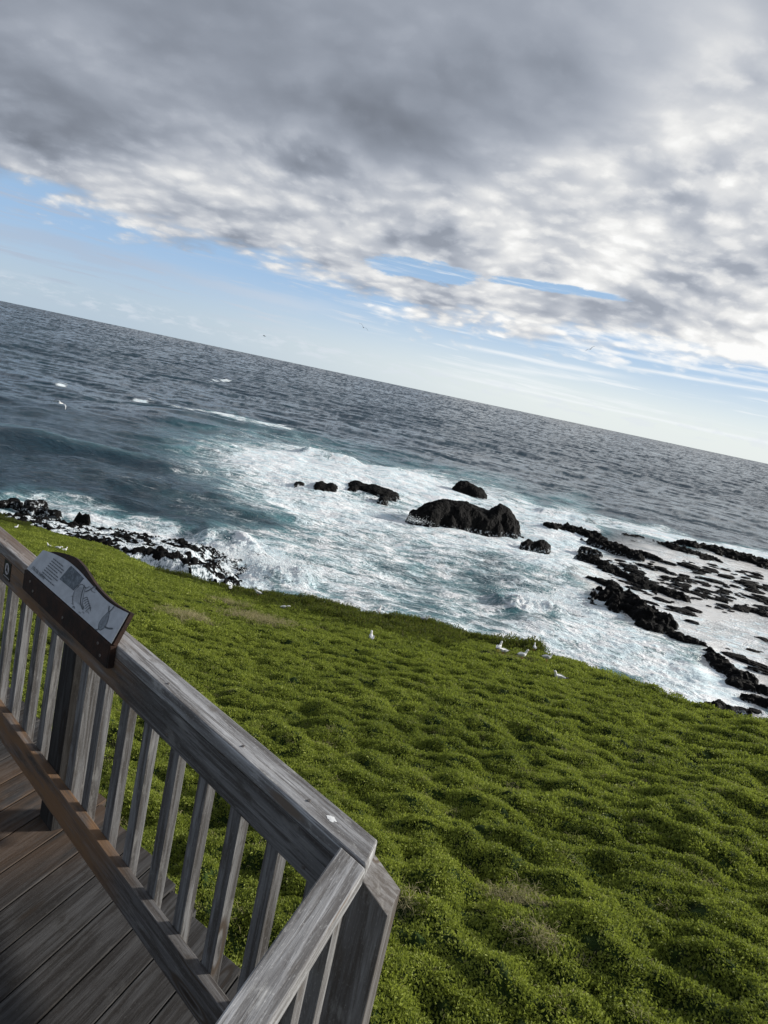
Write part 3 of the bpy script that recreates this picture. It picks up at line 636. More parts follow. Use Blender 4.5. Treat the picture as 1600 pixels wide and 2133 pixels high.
def ground_rot(x, y, r, tilt=1.0):
    e = .12; gx = (ground_z(x+e, y)-ground_z(x-e, y))/(2*e); gy = (ground_z(x, y+e)-ground_z(x, y-e))/(2*e)
    gx = np.clip(gx, -1.2, 1.2); gy = np.clip(gy, -1.2, 1.2)
    yaw = r.uniform(0, 2*np.pi, len(x))      # Euler XYZ: yaw last is replaced by a world tilt built from the slope
    rx = np.arctan(gy)*tilt; ry = -np.arctan(gx)*tilt
    # choose small yaw-free tilt, prototypes are rotation symmetric enough; random yaw by +-0.6
    return np.stack([rx, ry, r.uniform(-.5, .5, len(x))], -1), yaw
DRY = [((530, 1290), .95, .55), ((385, 1285), .7, .45), ((470, 1262), .7, .35), ((1075, 1885), .15, .8), ((1055, 1370), .5, .7), ((1115, 1960), .10, .4), ((845, 1880), .07, .4)]
DRYW = [(land_hit(*p)[:2], a, s_) for p, a, s_ in DRY]
def dryness(x, y):
    d = np.zeros_like(x)
    for c, a, s_ in DRYW: d = np.maximum(d, np.exp(-(((x-c[0])*MD[0]+(y-c[1])*MD[1])/(a*1.5))**2-(((x-c[0])*MN[0]+(y-c[1])*MN[1])/(a*.8))**2)*min(1, s_+.2))
    return d
LEAF = leaf_material('succulent leaves', (.024, .050, .010), (.40, .45, .085), (.24, .22, .10), .02)
SCRUB = leaf_material('scrub leaves', (.012, .020, .008), (.060, .072, .024), (.11, .08, .04))
STRAW = leaf_material('dry stems', (.24, .20, .10), (.46, .40, .24), (.30, .26, .16))
def sector(n, a0, a1, r0, r1, r, frac=True):
    az = r.uniform(a0, a1, n); rr = np.sqrt(r.uniform(0, 1, n)*(r1*r1-r0*r0)+r0*r0); return rr*np.sin(np.radians(az)), rr*np.cos(np.radians(az)), rr, az
def on_deck(x, y):
    q = x*.957-y*.29; n_ = x*.689+y*.725; return (q < -.02) & (n_ < 1.62)
def vegetation():
    r = np.random.default_rng(11)
    near = [leaf_mesh('leaf_clump', 46, .085, .030, .013, (.1, 1.35), LEAF, 500+i, .035) for i in range(4)]
    X_, Y_, S_ = [], [], []
    for a0, a1, r0, r1, dens, sc in [(-46, 66, 1.6, 6.5, 430, .78), (-44, 62, 6.5, 10, 260, .95), (-42, 56, 10, 16, 130, 1.3), (-40, 36, 16, 26, 60, 1.85), (-40, 32, 26, 75, 22, 2.9)]:
        n = int(math.radians(a1-a0)/2*(r1*r1-r0*r0)*dens); x, y, rr, az = sector(n, a0, a1, r0, r1, r)
        keep = (rr < edge_r(az)*1.03) & ~on_deck(x, y); d = dryness(x, y); keep &= r.uniform(0, 1, n) > d*.85
        x, y = x[keep], y[keep]; X_.append(x); Y_.append(y); S_.append(sc*r.uniform(.7, 1.3, len(x)))
    x = np.concatenate(X_); y = np.concatenate(Y_); s_ = np.concatenate(S_); z = ground_z(x, y)+.006
    rot, _ = ground_rot(x, y, r)
    print('clumps', len(x))
    o = scatter('ground_cover', np.stack([x, y, z], -1), rot, s_, near); tag(o, 'dense green succulent ground cover in low hummocks over the slope', 'ground cover', kind='stuff')
    # darker scrub along the brink
    pr = [leaf_mesh('scrub_clump', 60, .16, .07, .016, (.7, 1.5), SCRUB, 600+i, .12) for i in range(3)]
    A = [(478, 962, 1500, .75, 5.0), (960, 1110, 160, .4, 1.6), (-200, 60, 500, .8, 3.5), (330, 478, 180, .35, 1.5), (1085, 1125, 60, .45, .9)]
    P_, Q_ = [], []
    for p0, p1, n, hgt, wid in A:
        a0, a1 = (float(np.interp(p_, [e[0] for e in EDGE], _ea)) for p_ in (p0, p1)); az = r.uniform(a0, a1, n); back = np.abs(r.normal(0, .45, n))*wid
        rr = edge_r(az)*1.008-back; x = rr*np.sin(np.radians(az)); y = rr*np.cos(np.radians(az)); t = (az-a0)/(a1-a0)
        hh = hgt*np.sin(np.pi*np.clip(t, .04, .96))**.4*(.55+.6*(fbm(x/1.6, y/1.6, 2, 77)+.5))*np.exp(-back/wid)*r.uniform(0, 1, n)
        P_.append(np.stack([x, y, ground_z(x, y)+np.clip(hh, 0, 2)*.55], -1)); Q_.append(r.uniform(1.0, 1.9, n))
    P_ = np.concatenate(P_); Q_ = np.concatenate(Q_)
    rot = np.stack([r.normal(0, .15, len(P_)), r.normal(0, .15, len(P_)), r.uniform(0, 6.28, len(P_))], -1)
    o = scatter('coastal_scrub', P_, rot, Q_, pr); tag(o, 'darker taller scrub along the brink of the slope', 'scrub', kind='stuff')
    # straw
    def stem(seed, n=26, L=.11):
        return leaf_mesh('dry_tuft', n, .09, L, .0035, (.05, 1.1), STRAW, seed, .02, 1.2)
    pd = [stem(700+i) for i in range(3)]; P_, Q_ = [], []
    for c, a, s_ in DRYW:
        n = int(600*a*a*s_)+int(110*a); u = r.normal(0, a*.9, n); v = r.normal(0, a*.45, n)
        x = c[0]+u*MD[0]+v*MN[0]; y = c[1]+u*MD[1]+v*MN[1]; k = (np.hypot(x, y) < edge_r(np.degrees(np.arctan2(x, y))))
        x = x[k]; y = y[k]; P_.append(np.stack([x, y, ground_z(x, y)+.02], -1)); Q_.append(r.uniform(.7, 1.5, len(x))*(1.7 if a > .6 else .8))
    n = 420; x, y, rr, az = sector(n, -30, 32, 3, 14, r); k = ~on_deck(x, y); P_.append(np.stack([x, y, ground_z(x, y)+.03], -1)[k]); Q_.append(r.uniform(.5, 1., k.sum())*.8)
    P_ = np.concatenate(P_); Q_ = np.concatenate(Q_); rot = np.stack([r.normal(0, .2, len(P_)), r.normal(0, .2, len(P_)), r.uniform(0, 6.28, len(P_))], -1)
    o = scatter('dry_grass', P_, rot, Q_, pd); tag(o, 'patches of dry straw coloured stems among the green cover', 'grass', kind='stuff')
vegetation()

# ================================================================== TIMBER
def wood_material(name, warm=0.0, dark=1.0, stain=None):
    m_, g = mat(name); uv = g.n('ShaderNodeUVMap', uv_map='grain').outputs[0]
    gr = g.noise(g.mapv(uv, (3.0, 60, 1)), 1, 5, .65, .5); gl = g.noise(g.mapv(uv, (1.1, 15, 1)), 1, 3, .5, 1.2); fi = g.noise(g.mapv(uv, (9, 240, 1)), 1, 3, .6)
    bl = g.noise(g.mapv(uv, (5, 12, 1)), 1, 5, .65); sp = g.noise(g.mapv(uv, (70, 170, 1)), 1, 4, .75)
    col = g.mix(g.ss(gl, .3, .7), (.125*dark, .125*dark, .128*dark), (.33*dark, .335*dark, .345*dark))
    col = g.mix(g.ss(gr, .56, .40, 0, .75), col, (.06*dark, .056*dark, .053*dark))
    col = g.mix(g.ss(bl, .56, .70, 0, .7), col, (.085*dark, .075*dark, .065*dark))
    col = g.mix(g.ss(bl, .44, .32, 0, .5), col, (.42*dark, .42*dark, .41*dark))
    col = g.mix(g.ss(sp, .54, .70, 0, .38), col, (.50*dark, .50*dark, .49*dark))
    col = g.mix(g.ss(fi, .6, .5, 0, .25), col, (.06*dark, .05*dark, .045*dark))
    kd = g.voro(g.mapv(uv, (1.5, 7.5, 1)), 1.0); kd = g.add(kd, g.mul(g.sub(bl, .5), .10))
    col = g.mix(g.ss(kd, .11, .05, 0, .8), col, (.035*dark, .026*dark, .02*dark)); col = g.mix(g.mul(g.ss(kd, .20, .15), g.ss(kd, .10, .14)), col, (.10*dark, .08*dark, .065*dark))
    if warm: col = g.mix(warm, col, (.17*dark, .10*dark, .052*dark))
    if stain:                                  # rust washed out of the steel sign, by distance along the rail
        pos = g.n('ShaderNodeNewGeometry').outputs['Position']; x, y, z = g.xyz(pos)[0:3]
        sx = g.add(g.mul(x, -.725), g.mul(y, .689)); f = g.mul(g.ss(sx, stain[0], stain[0]+.45), g.ss(sx, stain[1]+.1, stain[1]-.15))
        f = g.mul(f, g.ss(g.noise(g.mapv(uv, (3, 14, 1)), 1, 4, .6), .3, .6)); col = g.mix(g.mul(f, stain[2]), col, (.20, .115, .060))
    hgt = g.add(g.add(g.mul(gr, .6), g.mul(fi, .25)), g.mul(sp, .12))
    g.out(col, .8, g.bump(hgt, .0035, .9), .25)
    return m_
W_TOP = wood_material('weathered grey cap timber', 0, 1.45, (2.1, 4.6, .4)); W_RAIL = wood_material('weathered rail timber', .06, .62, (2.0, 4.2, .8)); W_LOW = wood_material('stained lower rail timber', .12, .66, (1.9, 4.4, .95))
W_BAL = wood_material('weathered baluster timber', .05, .85); W_DECK = wood_material('old deck boards', .09, .25, (2.3, 3.3, .3)); W_POST = wood_material('post timber', .1, .17); W_CORNER = wood_material('corner post timber', .12, .72)  # W_POST: the rail's shadow on the left post is darkened into its colour
def prisms(name, items, m_, parent=None, bevel=.003, loc=(0, 0, 0)):
    """items: (8 corners [bottom 4 ccw, top 4 ccw], grain axis vector)"""
    co = []; fc = []; uvs = []
    for cs, ax in items:
        cs = [Vector(c) for c in cs]; ax = Vector(ax).normalized(); k = len(co); co += [tuple(c) for c in cs]; off = random.uniform(0, 50); off2 = random.uniform(0, 50)
        for j, f in enumerate([(3, 2, 1, 0), (4, 5, 6, 7), (0, 1, 5, 4), (1, 2, 6, 5), (2, 3, 7, 6), (3, 0, 4, 7)]):
            nrm = (cs[f[1]]-cs[f[0]]).cross(cs[f[2]]-cs[f[1]]).normalized(); end = abs(nrm.dot(ax)) > .75
            a1 = ax if not end else (Vector((0, 0, 1)) if abs(ax.z) < .5 else Vector((1, 0, 0))); cr = nrm.cross(a1)
            fc.append([k+i for i in f]); uvs += [((cs[i].dot(a1))*(6 if end else 1)+off, cs[i].dot(cr)+off2+j*.37) for i in f]
    me = bpy.data.meshes.new(name); me.from_pydata(co, [], fc); ul = me.uv_layers.new(name='grain')
    for i, u in enumerate(uvs): ul.data[i].uv = u
    me.update(); o = link(name, me, m_, parent); o.location = loc
    if bevel: b = o.modifiers.new('bevel', 'BEVEL'); b.width = bevel; b.segments = 2; b.limit_method = 'ANGLE'
    return o
D = Vector((-.725, .689, 0)); Nn = Vector((.689, .725, 0)); M = Vector((.29, .957, 0)); Q = Vector((.957, -.29, 0)); Z = Vector((0, 0, 1))
def box_sn(s0, s1, n0, n1, z0, z1, base):          # in the frame of the long rail (z relative to the eye)
    pts = [D*a+Nn*b+Z*(z+EYE) for z in (z0, z1) for a, b in ((s0, n0), (s0, n1), (s1, n1), (s1, n0))]; return [p-base for p in pts]
def box_qm(q0, q1, m0, m1, z0, z1, base):
    pts = [Q*a+M*b+Z*(z+EYE) for z in (z0, z1) for a, b in ((q0, m0), (q1, m0), (q1, m1), (q0, m1))]; return [p-base for p in pts]
def screw(parent, p, nrm, r_=.006):
    bm = bmesh.new(); bmesh.ops.create_cone(bm, cap_ends=True, segments=14, radius1=r_, radius2=r_*.8, depth=.004)
    bmesh.ops.bevel(bm, geom=[e for e in bm.edges if e.calc_length() < r_], offset=.0005, segments=1)
    me = bpy.data.meshes.new('screw'); bm.to_mesh(me); bm.free(); o = link('screw', me, STEEL, parent); o.location = p; o.rotation_euler = Vector(nrm).to_track_quat('Z', 'Y').to_euler(); return o
def steel_material():
    m_, g = mat('dull galvanised steel'); pos = g.n('ShaderNodeTexCoord').outputs['Object']; g.out(g.mix(g.noise(pos, 300, 2), (.10, .09, .085), (.22, .20, .19)), .5, None, .5, metal=.7); return m_
STEEL = steel_material()
def cap_item(base):
    # long cap, its near end cut on the line of the short rail
    e_in = Vector((.119*1.1, 1.423*1.1, 0)); e_out = Vector((.141*1.1, 1.521*1.1, 0)); s1 = 5.2
    b4 = [e_in, e_out, D*s1+Nn*1.312, D*s1+Nn*1.2225]
    return [p+Z*(EYE-1.145)-base for p in b4]+[p+Z*(EYE-1.1)-base for p in b4]
def long_railing():
    base = Nn*1.26+D*2.9+Z*(EYE-2.1); t = empty('timber_railing', base); tag(t, 'long weathered grey timber railing that carries the interpretive sign', 'railing', 'railings of the lookout deck')
    prisms('top_rail', [(cap_item(base), D)], W_TOP, t, .005)
    prisms('rail_board', [(box_sn(1.06, 5.2, 1.2235, 1.262, -1.262, -1.1452, base), D)], W_RAIL, t)
    prisms('bottom_rail', [(box_sn(1.06, 5.2, 1.2235, 1.262, -1.962, -1.836, base), D)], W_LOW, t)
    for s_ in [1.145, 1.325, 1.506, 1.690, 1.869, 2.054, 2.223, 2.416, 2.995, 3.10, 3.262, 3.445, 3.625, 3.81, 3.99, 4.17, 4.35, 4.53, 4.7]:
        if s_ == 2.995: continue
        w = .056+random.uniform(-.003, .003); s0 = s_-.024 if s_ == 3.10 else s_; a = random.uniform(-.002, .002)
        prisms('baluster', [(box_sn(s0+a, s0+w, 1.2623, 1.2975+random.uniform(-.002, .003), -1.93, -1.1455, base), Z)], W_BAL, t, .002)
    prisms('baluster', [(box_sn(2.898, 2.953, 1.2623, 1.297, -1.93, -1.1455, base), Z)], W_BAL, t, .002)
    b = prisms('baluster', [(box_sn(2.575, 2.632, 1.2623, 1.352, -2.0, -1.1455, base), Z)], W_BAL, t, .003); b['label'] = 'deeper baluster beside the dark post'
    for s0 in (2.70, 5.0):
        prisms('post', [(box_sn(s0, s0+.125, 1.2626, 1.378, -3.9, -1.1455, base), Z)], W_POST, t, .004)
    for s_ in (1.25, 1.55, 1.98, 3.6): screw(t, D*s_+Nn*(1.262+random.uniform(-.012, .012))+Z*(EYE-1.0995)-base, Z)
    for s_ in (1.18, 1.9): screw(t, D*s_+Nn*1.2225+Z*(EYE-1.235)-base, -Nn)
    return t, base
RAIL, RBASE = long_railing()
def short_railing():
    base = Q*-.37+M*.8+Z*(EYE-2.1); t = empty('timber_railing', base); tag(t, 'short timber railing running from the corner towards the viewer', 'railing', 'railings of the lookout deck')
    # cap butts against the inner face of the long cap
    def ml(q): return (1.2205-q*.449)/.894
    q0, q1 = -.408, -.326; b4 = [Q*q0+M*-1.3, Q*q1+M*-1.3, Q*q1+M*ml(q1), Q*q0+M*ml(q0)]
    prisms('top_rail', [([p+Z*(EYE-1.146)-base for p in b4]+[p+Z*(EYE-1.1015)-base for p in b4], M)], W_TOP, t, .005)
    prisms('rail_board', [(box_qm(-.406, -.366, -1.3, 1.555, -1.262, -1.1465, base), M)], W_RAIL, t)
    prisms('bottom_rail', [(box_qm(-.406, -.366, -1.3, 1.555, -1.962, -1.836, base), M)], W_LOW, t)
    for k in range(14):
        m0 = 1.37-.177*k; prisms('baluster', [(box_qm(-.3657, -.331, m0, m0+.056, -1.93, -1.1465, base), Z)], W_BAL, t, .002)
    screw(t, Q*-.362+M*.985+Z*(EYE-1.101)-base, Z, .009)
short_railing()
def corner_post():
    base = Q*-.33+M*1.72+Z*(EYE-3.1)
    bx = box_qm(-.392, -.272, 1.655, 1.768, -3.6, -1.2, base); lo = .092
    for i in (5, 6): bx[i] = bx[i]-Z*lo
    o = prisms('corner_post', [(bx, Z)], W_CORNER, None, .003, base); tag(o, 'thick corner post with a sloping cut top standing outside the railing corner', 'post')
corner_post()
def deck():
    base = Q*-1.5+M*.6+Z*(EYE-2.1); items = []; w = .1437; q = -1.526+w*9
    while q > -5.2:
        q1 = q-.003; q0 = q-w+.003
        def me_(qq): return (1.545-.449*qq)/.894
        j = random.uniform(-.012, .012); hz_ = random.uniform(-.0015, .0015)
        b4 = [(q0, -2.2), (q1, -2.2), (q1, me_(q1)+j+.015), (q0, me_(q0)+j-.015)]
        pts = [Q*a+M*b for a, b in b4]
        items.append(([p+Z*(EYE-2.135+hz_)-base for p in pts]+[p+Z*(EYE-2.10+hz_)-base for p in pts], M)); q -= w
    o = prisms('deck', items, W_DECK, None, .003, base); tag(o, 'weathered dark timber deck boards', 'deck', kind='structure')
    # bearers below
    it = [(box_sn(.2, 5.4, 1.36, 1.41, -2.29, -2.1385, base), D), (box_sn(-.4, 5.4, .5, .55, -2.29, -2.1385, base), D)]
    b = prisms('bearer', it, W_POST, o, .003)
deck()

def splash():
    p = at(690, 1705, EYE-1.0993); bm = bmesh.new(); c = bm.verts.new((0, 0, .0007)); ring = []
    for k in range(28):
        a = k/28*2*math.pi; r_ = .011*(1+.5*float(pn(math.cos(a)*1.7, math.sin(a)*1.7, 5))+.25*random.random()); ring.append(bm.verts.new((r_*1.4*math.cos(a), r_*.8*math.sin(a), 0)))
    for k in range(28): bm.faces.new((c, ring[k], ring[(k+1) % 28]))
    me = bpy.data.meshes.new('bird_dropping'); bm.to_mesh(me); bm.free(); m_, g = mat('dried white lime'); g.out((.75, .76, .76), .8)
    o = link('bird_dropping', me, m_); o.location = p; o.rotation_euler = (0, 0, 2.2); tag(o, 'white bird dropping dried on top of the long railing cap', 'dropping')
splash()
# ------------------------------------------------------------------ sign on the rail
def rust_material():
    m_, g = mat('rusted steel'); pos = g.n('ShaderNodeTexCoord').outputs['Object']; a = g.noise(pos, 18, 5, .65); b_ = g.noise(pos, 90, 4, .7); c = g.noise(g.mapv(pos, (30, 30, 5)), 1, 4, .6)
    col = g.mix(g.ss(a, .35, .65), (.012, .007, .006), (.034, .015, .009)); col = g.mix(g.ss(c, .60, .75, 0, .5), col, (.06, .026, .014)); g.out(col, .75, g.bump(b_, .002, .8), .3); return m_
RUST = rust_material()
def plain(name, colr, rough=.6, scale=60, var=.15, metal=0.0):
    m_, g = mat(name); pos = g.n('ShaderNodeTexCoord').outputs['Object']; a = g.noise(pos, scale, 4, .6)
    g.out(g.mix(g.ss(a, .3, .7), tuple(c*(1-var) for c in colr), tuple(min(1, c*(1+var)) for c in colr)), rough, None, .35, metal=metal); return m_
ZN = .0474; ZZ = .1119; LT = math.hypot(ZN, ZZ); tn, tz = ZN/LT, ZZ/LT
PBASE = 1.205; PZ = -1.0925
def sp(s_, t_, off=0.0):      # point on the sign face: along the rail, up the face, out of the face
    n_ = PBASE+t_*tn-off*tz; z = PZ+t_*tz+off*tn; return D*s_+Nn*n_+Z*(z+EYE)
def poly_plate(name, pts, o0, o1, m_, parent, base):
    bm = bmesh.new(); a = [bm.verts.new(sp(s_, t_, o0)-base) for s_, t_ in pts]; b = [bm.verts.new(sp(s_, t_, o1)-base) for s_, t_ in pts]; n = len(pts)
    bm.faces.new(a); bm.faces.new(b[::-1])
    for i in range(n): bm.faces.new((a[i], b[i], b[(i+1) % n], a[(i+1) % n]))
    bmesh.ops.recalc_face_normals(bm, faces=bm.faces); bmesh.ops.triangulate(bm, faces=[f for f in bm.faces if len(f.verts) > 4])
    me = bpy.data.meshes.new(name); bm.to_mesh(me); bm.free(); return link(name, me, m_, parent)
def smooth_curve(pts, n=6):
    out = []
    for i in range(len(pts)-1):
        p0 = pts[max(i-1, 0)]; p1 = pts[i]; p2 = pts[i+1]; p3 = pts[min(i+2, len(pts)-1)]
        for k in range(n):
            t = k/n; out.append(tuple(.5*((2*p1[j])+(-p0[j]+p2[j])*t+(2*p0[j]-5*p1[j]+4*p2[j]-p3[j])*t*t+(-p0[j]+3*p1[j]-3*p2[j]+p3[j])*t**3) for j in (0, 1)))
    return out+[pts[-1]]
def strokes(name, lines, m_, parent, base, off=.0015):
    """thin printed strokes lying on the face: list of (points, width)"""
    bm = bmesh.new()
    for pts, w in lines:
        L_, R_ = [], []
        for i, p in enumerate(pts):
            a = pts[max(i-1, 0)]; b = pts[min(i+1, len(pts)-1)]; dx, dy = b[0]-a[0], b[1]-a[1]; l = math.hypot(dx, dy) or 1; ww = w[i] if hasattr(w, '__len__') else w
            L_.append(bm.verts.new(sp(p[0]-dy/l*ww/2, p[1]+dx/l*ww/2, off)-base)); R_.append(bm.verts.new(sp(p[0]+dy/l*ww/2, p[1]-dx/l*ww/2, off)-base))
        for i in range(len(pts)-1): bm.faces.new((L_[i], R_[i], R_[i+1], L_[i+1]))
    me = bpy.data.meshes.new(name); bm.to_mesh(me); bm.free(); return link(name, me, m_, parent)
def sign():
    base = sp(2.72, 0); t = empty('interpretive_sign', base); tag(t, 'pale engraved sign panel with wavy top edge in a rusty steel housing on the rail', 'sign')
    panel_top = smooth_curve([(3.111, .105), (3.013, .121), (2.885, .133), (2.762, .131), (2.632, .119), (2.499, .108), (2.41, .110), (2.315, .121)])
    face = plain('etched grey panel', (.36, .38, .42), .4, 25, .12)
    poly_plate('sign_panel', [(3.155, 0)]+panel_top+[(2.315, 0)], .0015-.003, .0, face, t, base)
    edge = plain('bare panel edge', (.62, .60, .55), .4, 50, .1); strokes('panel_edge', [([(2.3145, 0), (2.3145, .121)], .004)], edge, t, base, .0005)
    back = smooth_curve([(3.10, .100), (3.0, .135), (2.867, .160), (2.78, .158), (2.70, .145), (2.608, .128), (2.50, .119), (2.40, .119), (2.308, .127)])
    poly_plate('housing', [(3.15, .0)]+back+[(2.305, 0)], -.0035, -.020, RUST, t, base)
    # front skirt and the foot of the housing around the rail
    bz = EYE
    pts = box_sn(2.312, 3.152, 1.198, 1.2215, -1.185, PZ-.003, base); prisms('skirt', [(pts, D)], RUST, t, .002)
    prisms('side_plate', [(box_sn(2.304, 2.3115, 1.199, 1.2215, -1.183, -1.0985, base), Z)], RUST, t, .001)
    prisms('side_plate', [(box_sn(3.1525, 3.160, 1.199, 1.2215, -1.183, -1.0985, base), Z)], RUST, t, .001)
    for s_, z in ((2.40, -1.125), (2.37, -1.16), (3.08, -1.125), (3.04, -1.155), (2.72, -1.15)): screw(t, D*s_+Nn*1.1975+Z*(EYE+z)-base, -Nn, .007)
    ink = plain('dark etching', (.07, .08, .095), .5, 80, .2); ink2 = plain('grey etching', (.16, .18, .21), .5, 80, .2)
    r_ = random.Random(3); words = []
    for row, (a, b) in enumerate([(2.885, .118), (2.865, .107), (2.868, .096), (2.90, .085), (2.875, .074), (2.865, .063), (2.91, .052), (2.87, .041)]):
        t0 = .104-row*.0118; s_ = 2.992+row*.004
        while s_ > a:
            l = r_.uniform(.010, .026); words.append(([(s_, t0), (max(a, s_-l), t0)], .0042)); s_ -= l+.0035
    strokes('body_text', words, ink, t, base)
    hd = []
    s_ = 3.112
    for l in (.010, .008, .004, 0, .010, .006, .006, 0, .011, .010, .009, .010, .009):     # heading letters, too worn to read
        if l: hd.append(([(s_, .012), (s_-.001, .028)], .0022)); hd.append(([(s_, .020+r_.uniform(-.006, .006)), (s_-l*.7, .020+r_.uniform(-.006, .006))], .0025)); hd.append(([(s_-l*.7, .012), (s_-l*.7, .024)], .002))
        s_ -= l+.0035 if l else .006
    strokes('heading', hd, ink, t, base)
    m_, g = mat('dark picture'); pos = g.n('ShaderNodeTexCoord').outputs['Object']; g.out(g.mix(g.ss(g.noise(pos, 40, 5, .65, 1.), .4, .72), (.03, .042, .06), (.16, .19, .23)), .5)
    poly_plate('picture', [(2.862, .056), (2.836, .1265), (2.775, .1245), (2.699, .119), (2.722, .057)], .0012, .0002, m_, t, base)
    # a boat in a rough sea, men and oars
    L_ = []
    def cv(p, w): L_.append((smooth_curve(p, 5), w))
    hull = [(2.700, .086), (2.712, .060), (2.700, .034), (2.672, .015)]; cv(hull, .0028); cv([(2.668, .100), (2.655, .070), (2.632, .040), (2.590, .026)], .0055); cv([(2.655, .098), (2.640, .070), (2.617, .043), (2.588, .032)], .0028)
    for k in range(7): a = k/6; cv([(2.696-.030*a, .082+.012*a), (2.703-.045*a, .055+.006*a), (2.690-.045*a, .026+.004*a)], .0012)
    cv([(2.72, .070), (2.690, .096), (2.650, .095), (2.632, .108)], .0028); cv([(2.640, .082), (2.618, .100), (2.602, .118)], .0045); cv([(2.602, .118), (2.590, .120), (2.584, .110)], .003)
    cv([(2.622, .108), (2.600, .100), (2.575, .104)], .0018)
    for k in range(6): cv([(2.628-k*.012, .056-k*.006), (2.612-k*.012, .070-k*.004), (2.600-k*.012, .068-k*.006)], .003)
    for k in range(12): s0 = r_.uniform(2.55, 2.74); t0 = r_.uniform(.004, .03) if s0 < 2.70 else r_.uniform(.03, .09); cv([(s0, t0), (s0-.008, t0+.005), (s0-.018, t0+.001)], .0016)
    strokes('boat_drawing', L_, ink, t, base)
    # a diving seal with hind flippers up
    poly_plate('seal_drawing', smooth_curve([(2.432, .078), (2.440, .062), (2.446, .045), (2.448, .030), (2.440, .016), (2.428, .010), (2.414, .014), (2.404, .028), (2.402, .045), (2.408, .062), (2.420, .078), (2.432, .078)], 4)[:-1], .0012, .0002, ink2, t, base)
    L2 = []
    def c2(p, w): L2.append((smooth_curve(p, 5), w))
    c2([(2.432, .078), (2.446, .045), (2.445, .022), (2.428, .010), (2.412, .014), (2.401, .040), (2.420, .080)], .0022)
    c2([(2.428, .078), (2.440, .092), (2.444, .098)], .006); c2([(2.425, .080), (2.418, .096), (2.414, .108)], .005); c2([(2.402, .030), (2.378, .034), (2.352, .044)], .006); c2([(2.432, .012), (2.436, .004), (2.448, .001)], .004)
    c2([(2.436, .026), (2.426, .030), (2.420, .022), (2.430, .018)], .0018)
    strokes('seal_outline', L2, ink, t, base)
sign()
def marker():
    base = D*3.42+Nn*1.2225+Z*(EYE-1.19); t = empty('trail_marker', base); tag(t, 'small black plate with a pale oval emblem fixed to the rail left of the sign', 'plaque')
    prisms('plate', [(box_sn(3.378, 3.464, 1.2205, 1.2232, -1.232, -1.147, base), Z)], plain('black enamel', (.012, .010, .012), .35), t, .0006)
    wt = plain('pale enamel', (.42, .40, .42), .4)
    def flat(name, polys, m_, off):
        bm = bmesh.new()
        for p in polys: bm.faces.new([bm.verts.new(D*s_+Nn*(1.2205-off)+Z*(EYE+z)-base) for s_, z in p])
        bmesh.ops.triangulate(bm, faces=bm.faces); me = bpy.data.meshes.new(name); bm.to_mesh(me); bm.free(); return link(name, me, m_, t)
    c = (3.421, -1.184); flat('emblem', [[(c[0]+.026*math.cos(a), c[1]+.027*math.sin(a)) for a in np.linspace(0, 2*np.pi, 33)[:-1]]], wt, .0006)
    flat('figure', [[(c[0]+.003, c[1]+.020), (c[0]+.009, c[1]+.012), (c[0]+.006, c[1]+.002), (c[0]+.015, c[1]-.005), (c[0]+.013, c[1]-.014), (c[0]+.004, c[1]-.010), (c[0]-.006, c[1]-.019), (c[0]-.014, c[1]-.012), (c[0]-.012, c[1]-.002), (c[0]-.005, c[1]+.003), (c[0]-.006, c[1]+.013)]], plain('black ink', (.012, .01, .012), .4), .0010)
    flat('lettering', [[(3.455-k*.011, -1.219), (3.447-k*.011, -1.219), (3.447-k*.011, -1.2245), (3.455-k*.011, -1.2245)] for k in range(7)], wt, .0006)
marker()

# ================================================================== GULLS
def feather(name, c, r=.6): return plain(name, c, r, 30, .06)
WHITE = feather('white feathers', (.80, .80, .79)); GREY = feather('grey wing feathers', (.42, .44, .46)); BLACK = feather('black feathers', (.02, .02, .022)); RED = plain('red bill and legs', (.35, .05, .02), .4)
def loft(name, path, radii, m_, parent=None, seg=16, sub=1):
    """rings (half width, half height) round a path lying in the xz plane; +x is forward"""
    bm = bmesh.new(); rings = []; n = len(path)
    for i, p in enumerate(path):
        a = Vector(path[max(i-1, 0)]); b = Vector(path[min(i+1, n-1)]); t = (b-a).normalized(); side = Vector((0, 1, 0)); up = t.cross(side)
        if len(radii[i]) > 2: side = Vector(radii[i][2])
        rings.append([bm.verts.new(Vector(p)+side*radii[i][0]*math.cos(th)-up*radii[i][1]*math.sin(th)) for th in np.linspace(0, 2*np.pi, seg+1)[:-1]])
    for i in range(n-1):
        for k in range(seg): bm.faces.new((rings[i][k], rings[i][(k+1) % seg], rings[i+1][(k+1) % seg], rings[i+1][k]))
    bm.faces.new(rings[0][::-1]); bm.faces.new(rings[-1]); bmesh.ops.recalc_face_normals(bm, faces=bm.faces)
    for f in bm.faces: f.smooth = True
    me = bpy.data.meshes.new(name); bm.to_mesh(me); bm.free(); o = link(name, me, m_, parent)
    if sub: s_ = o.modifiers.new('sub', 'SUBSURF'); s_.levels = sub; s_.render_levels = sub
    return o
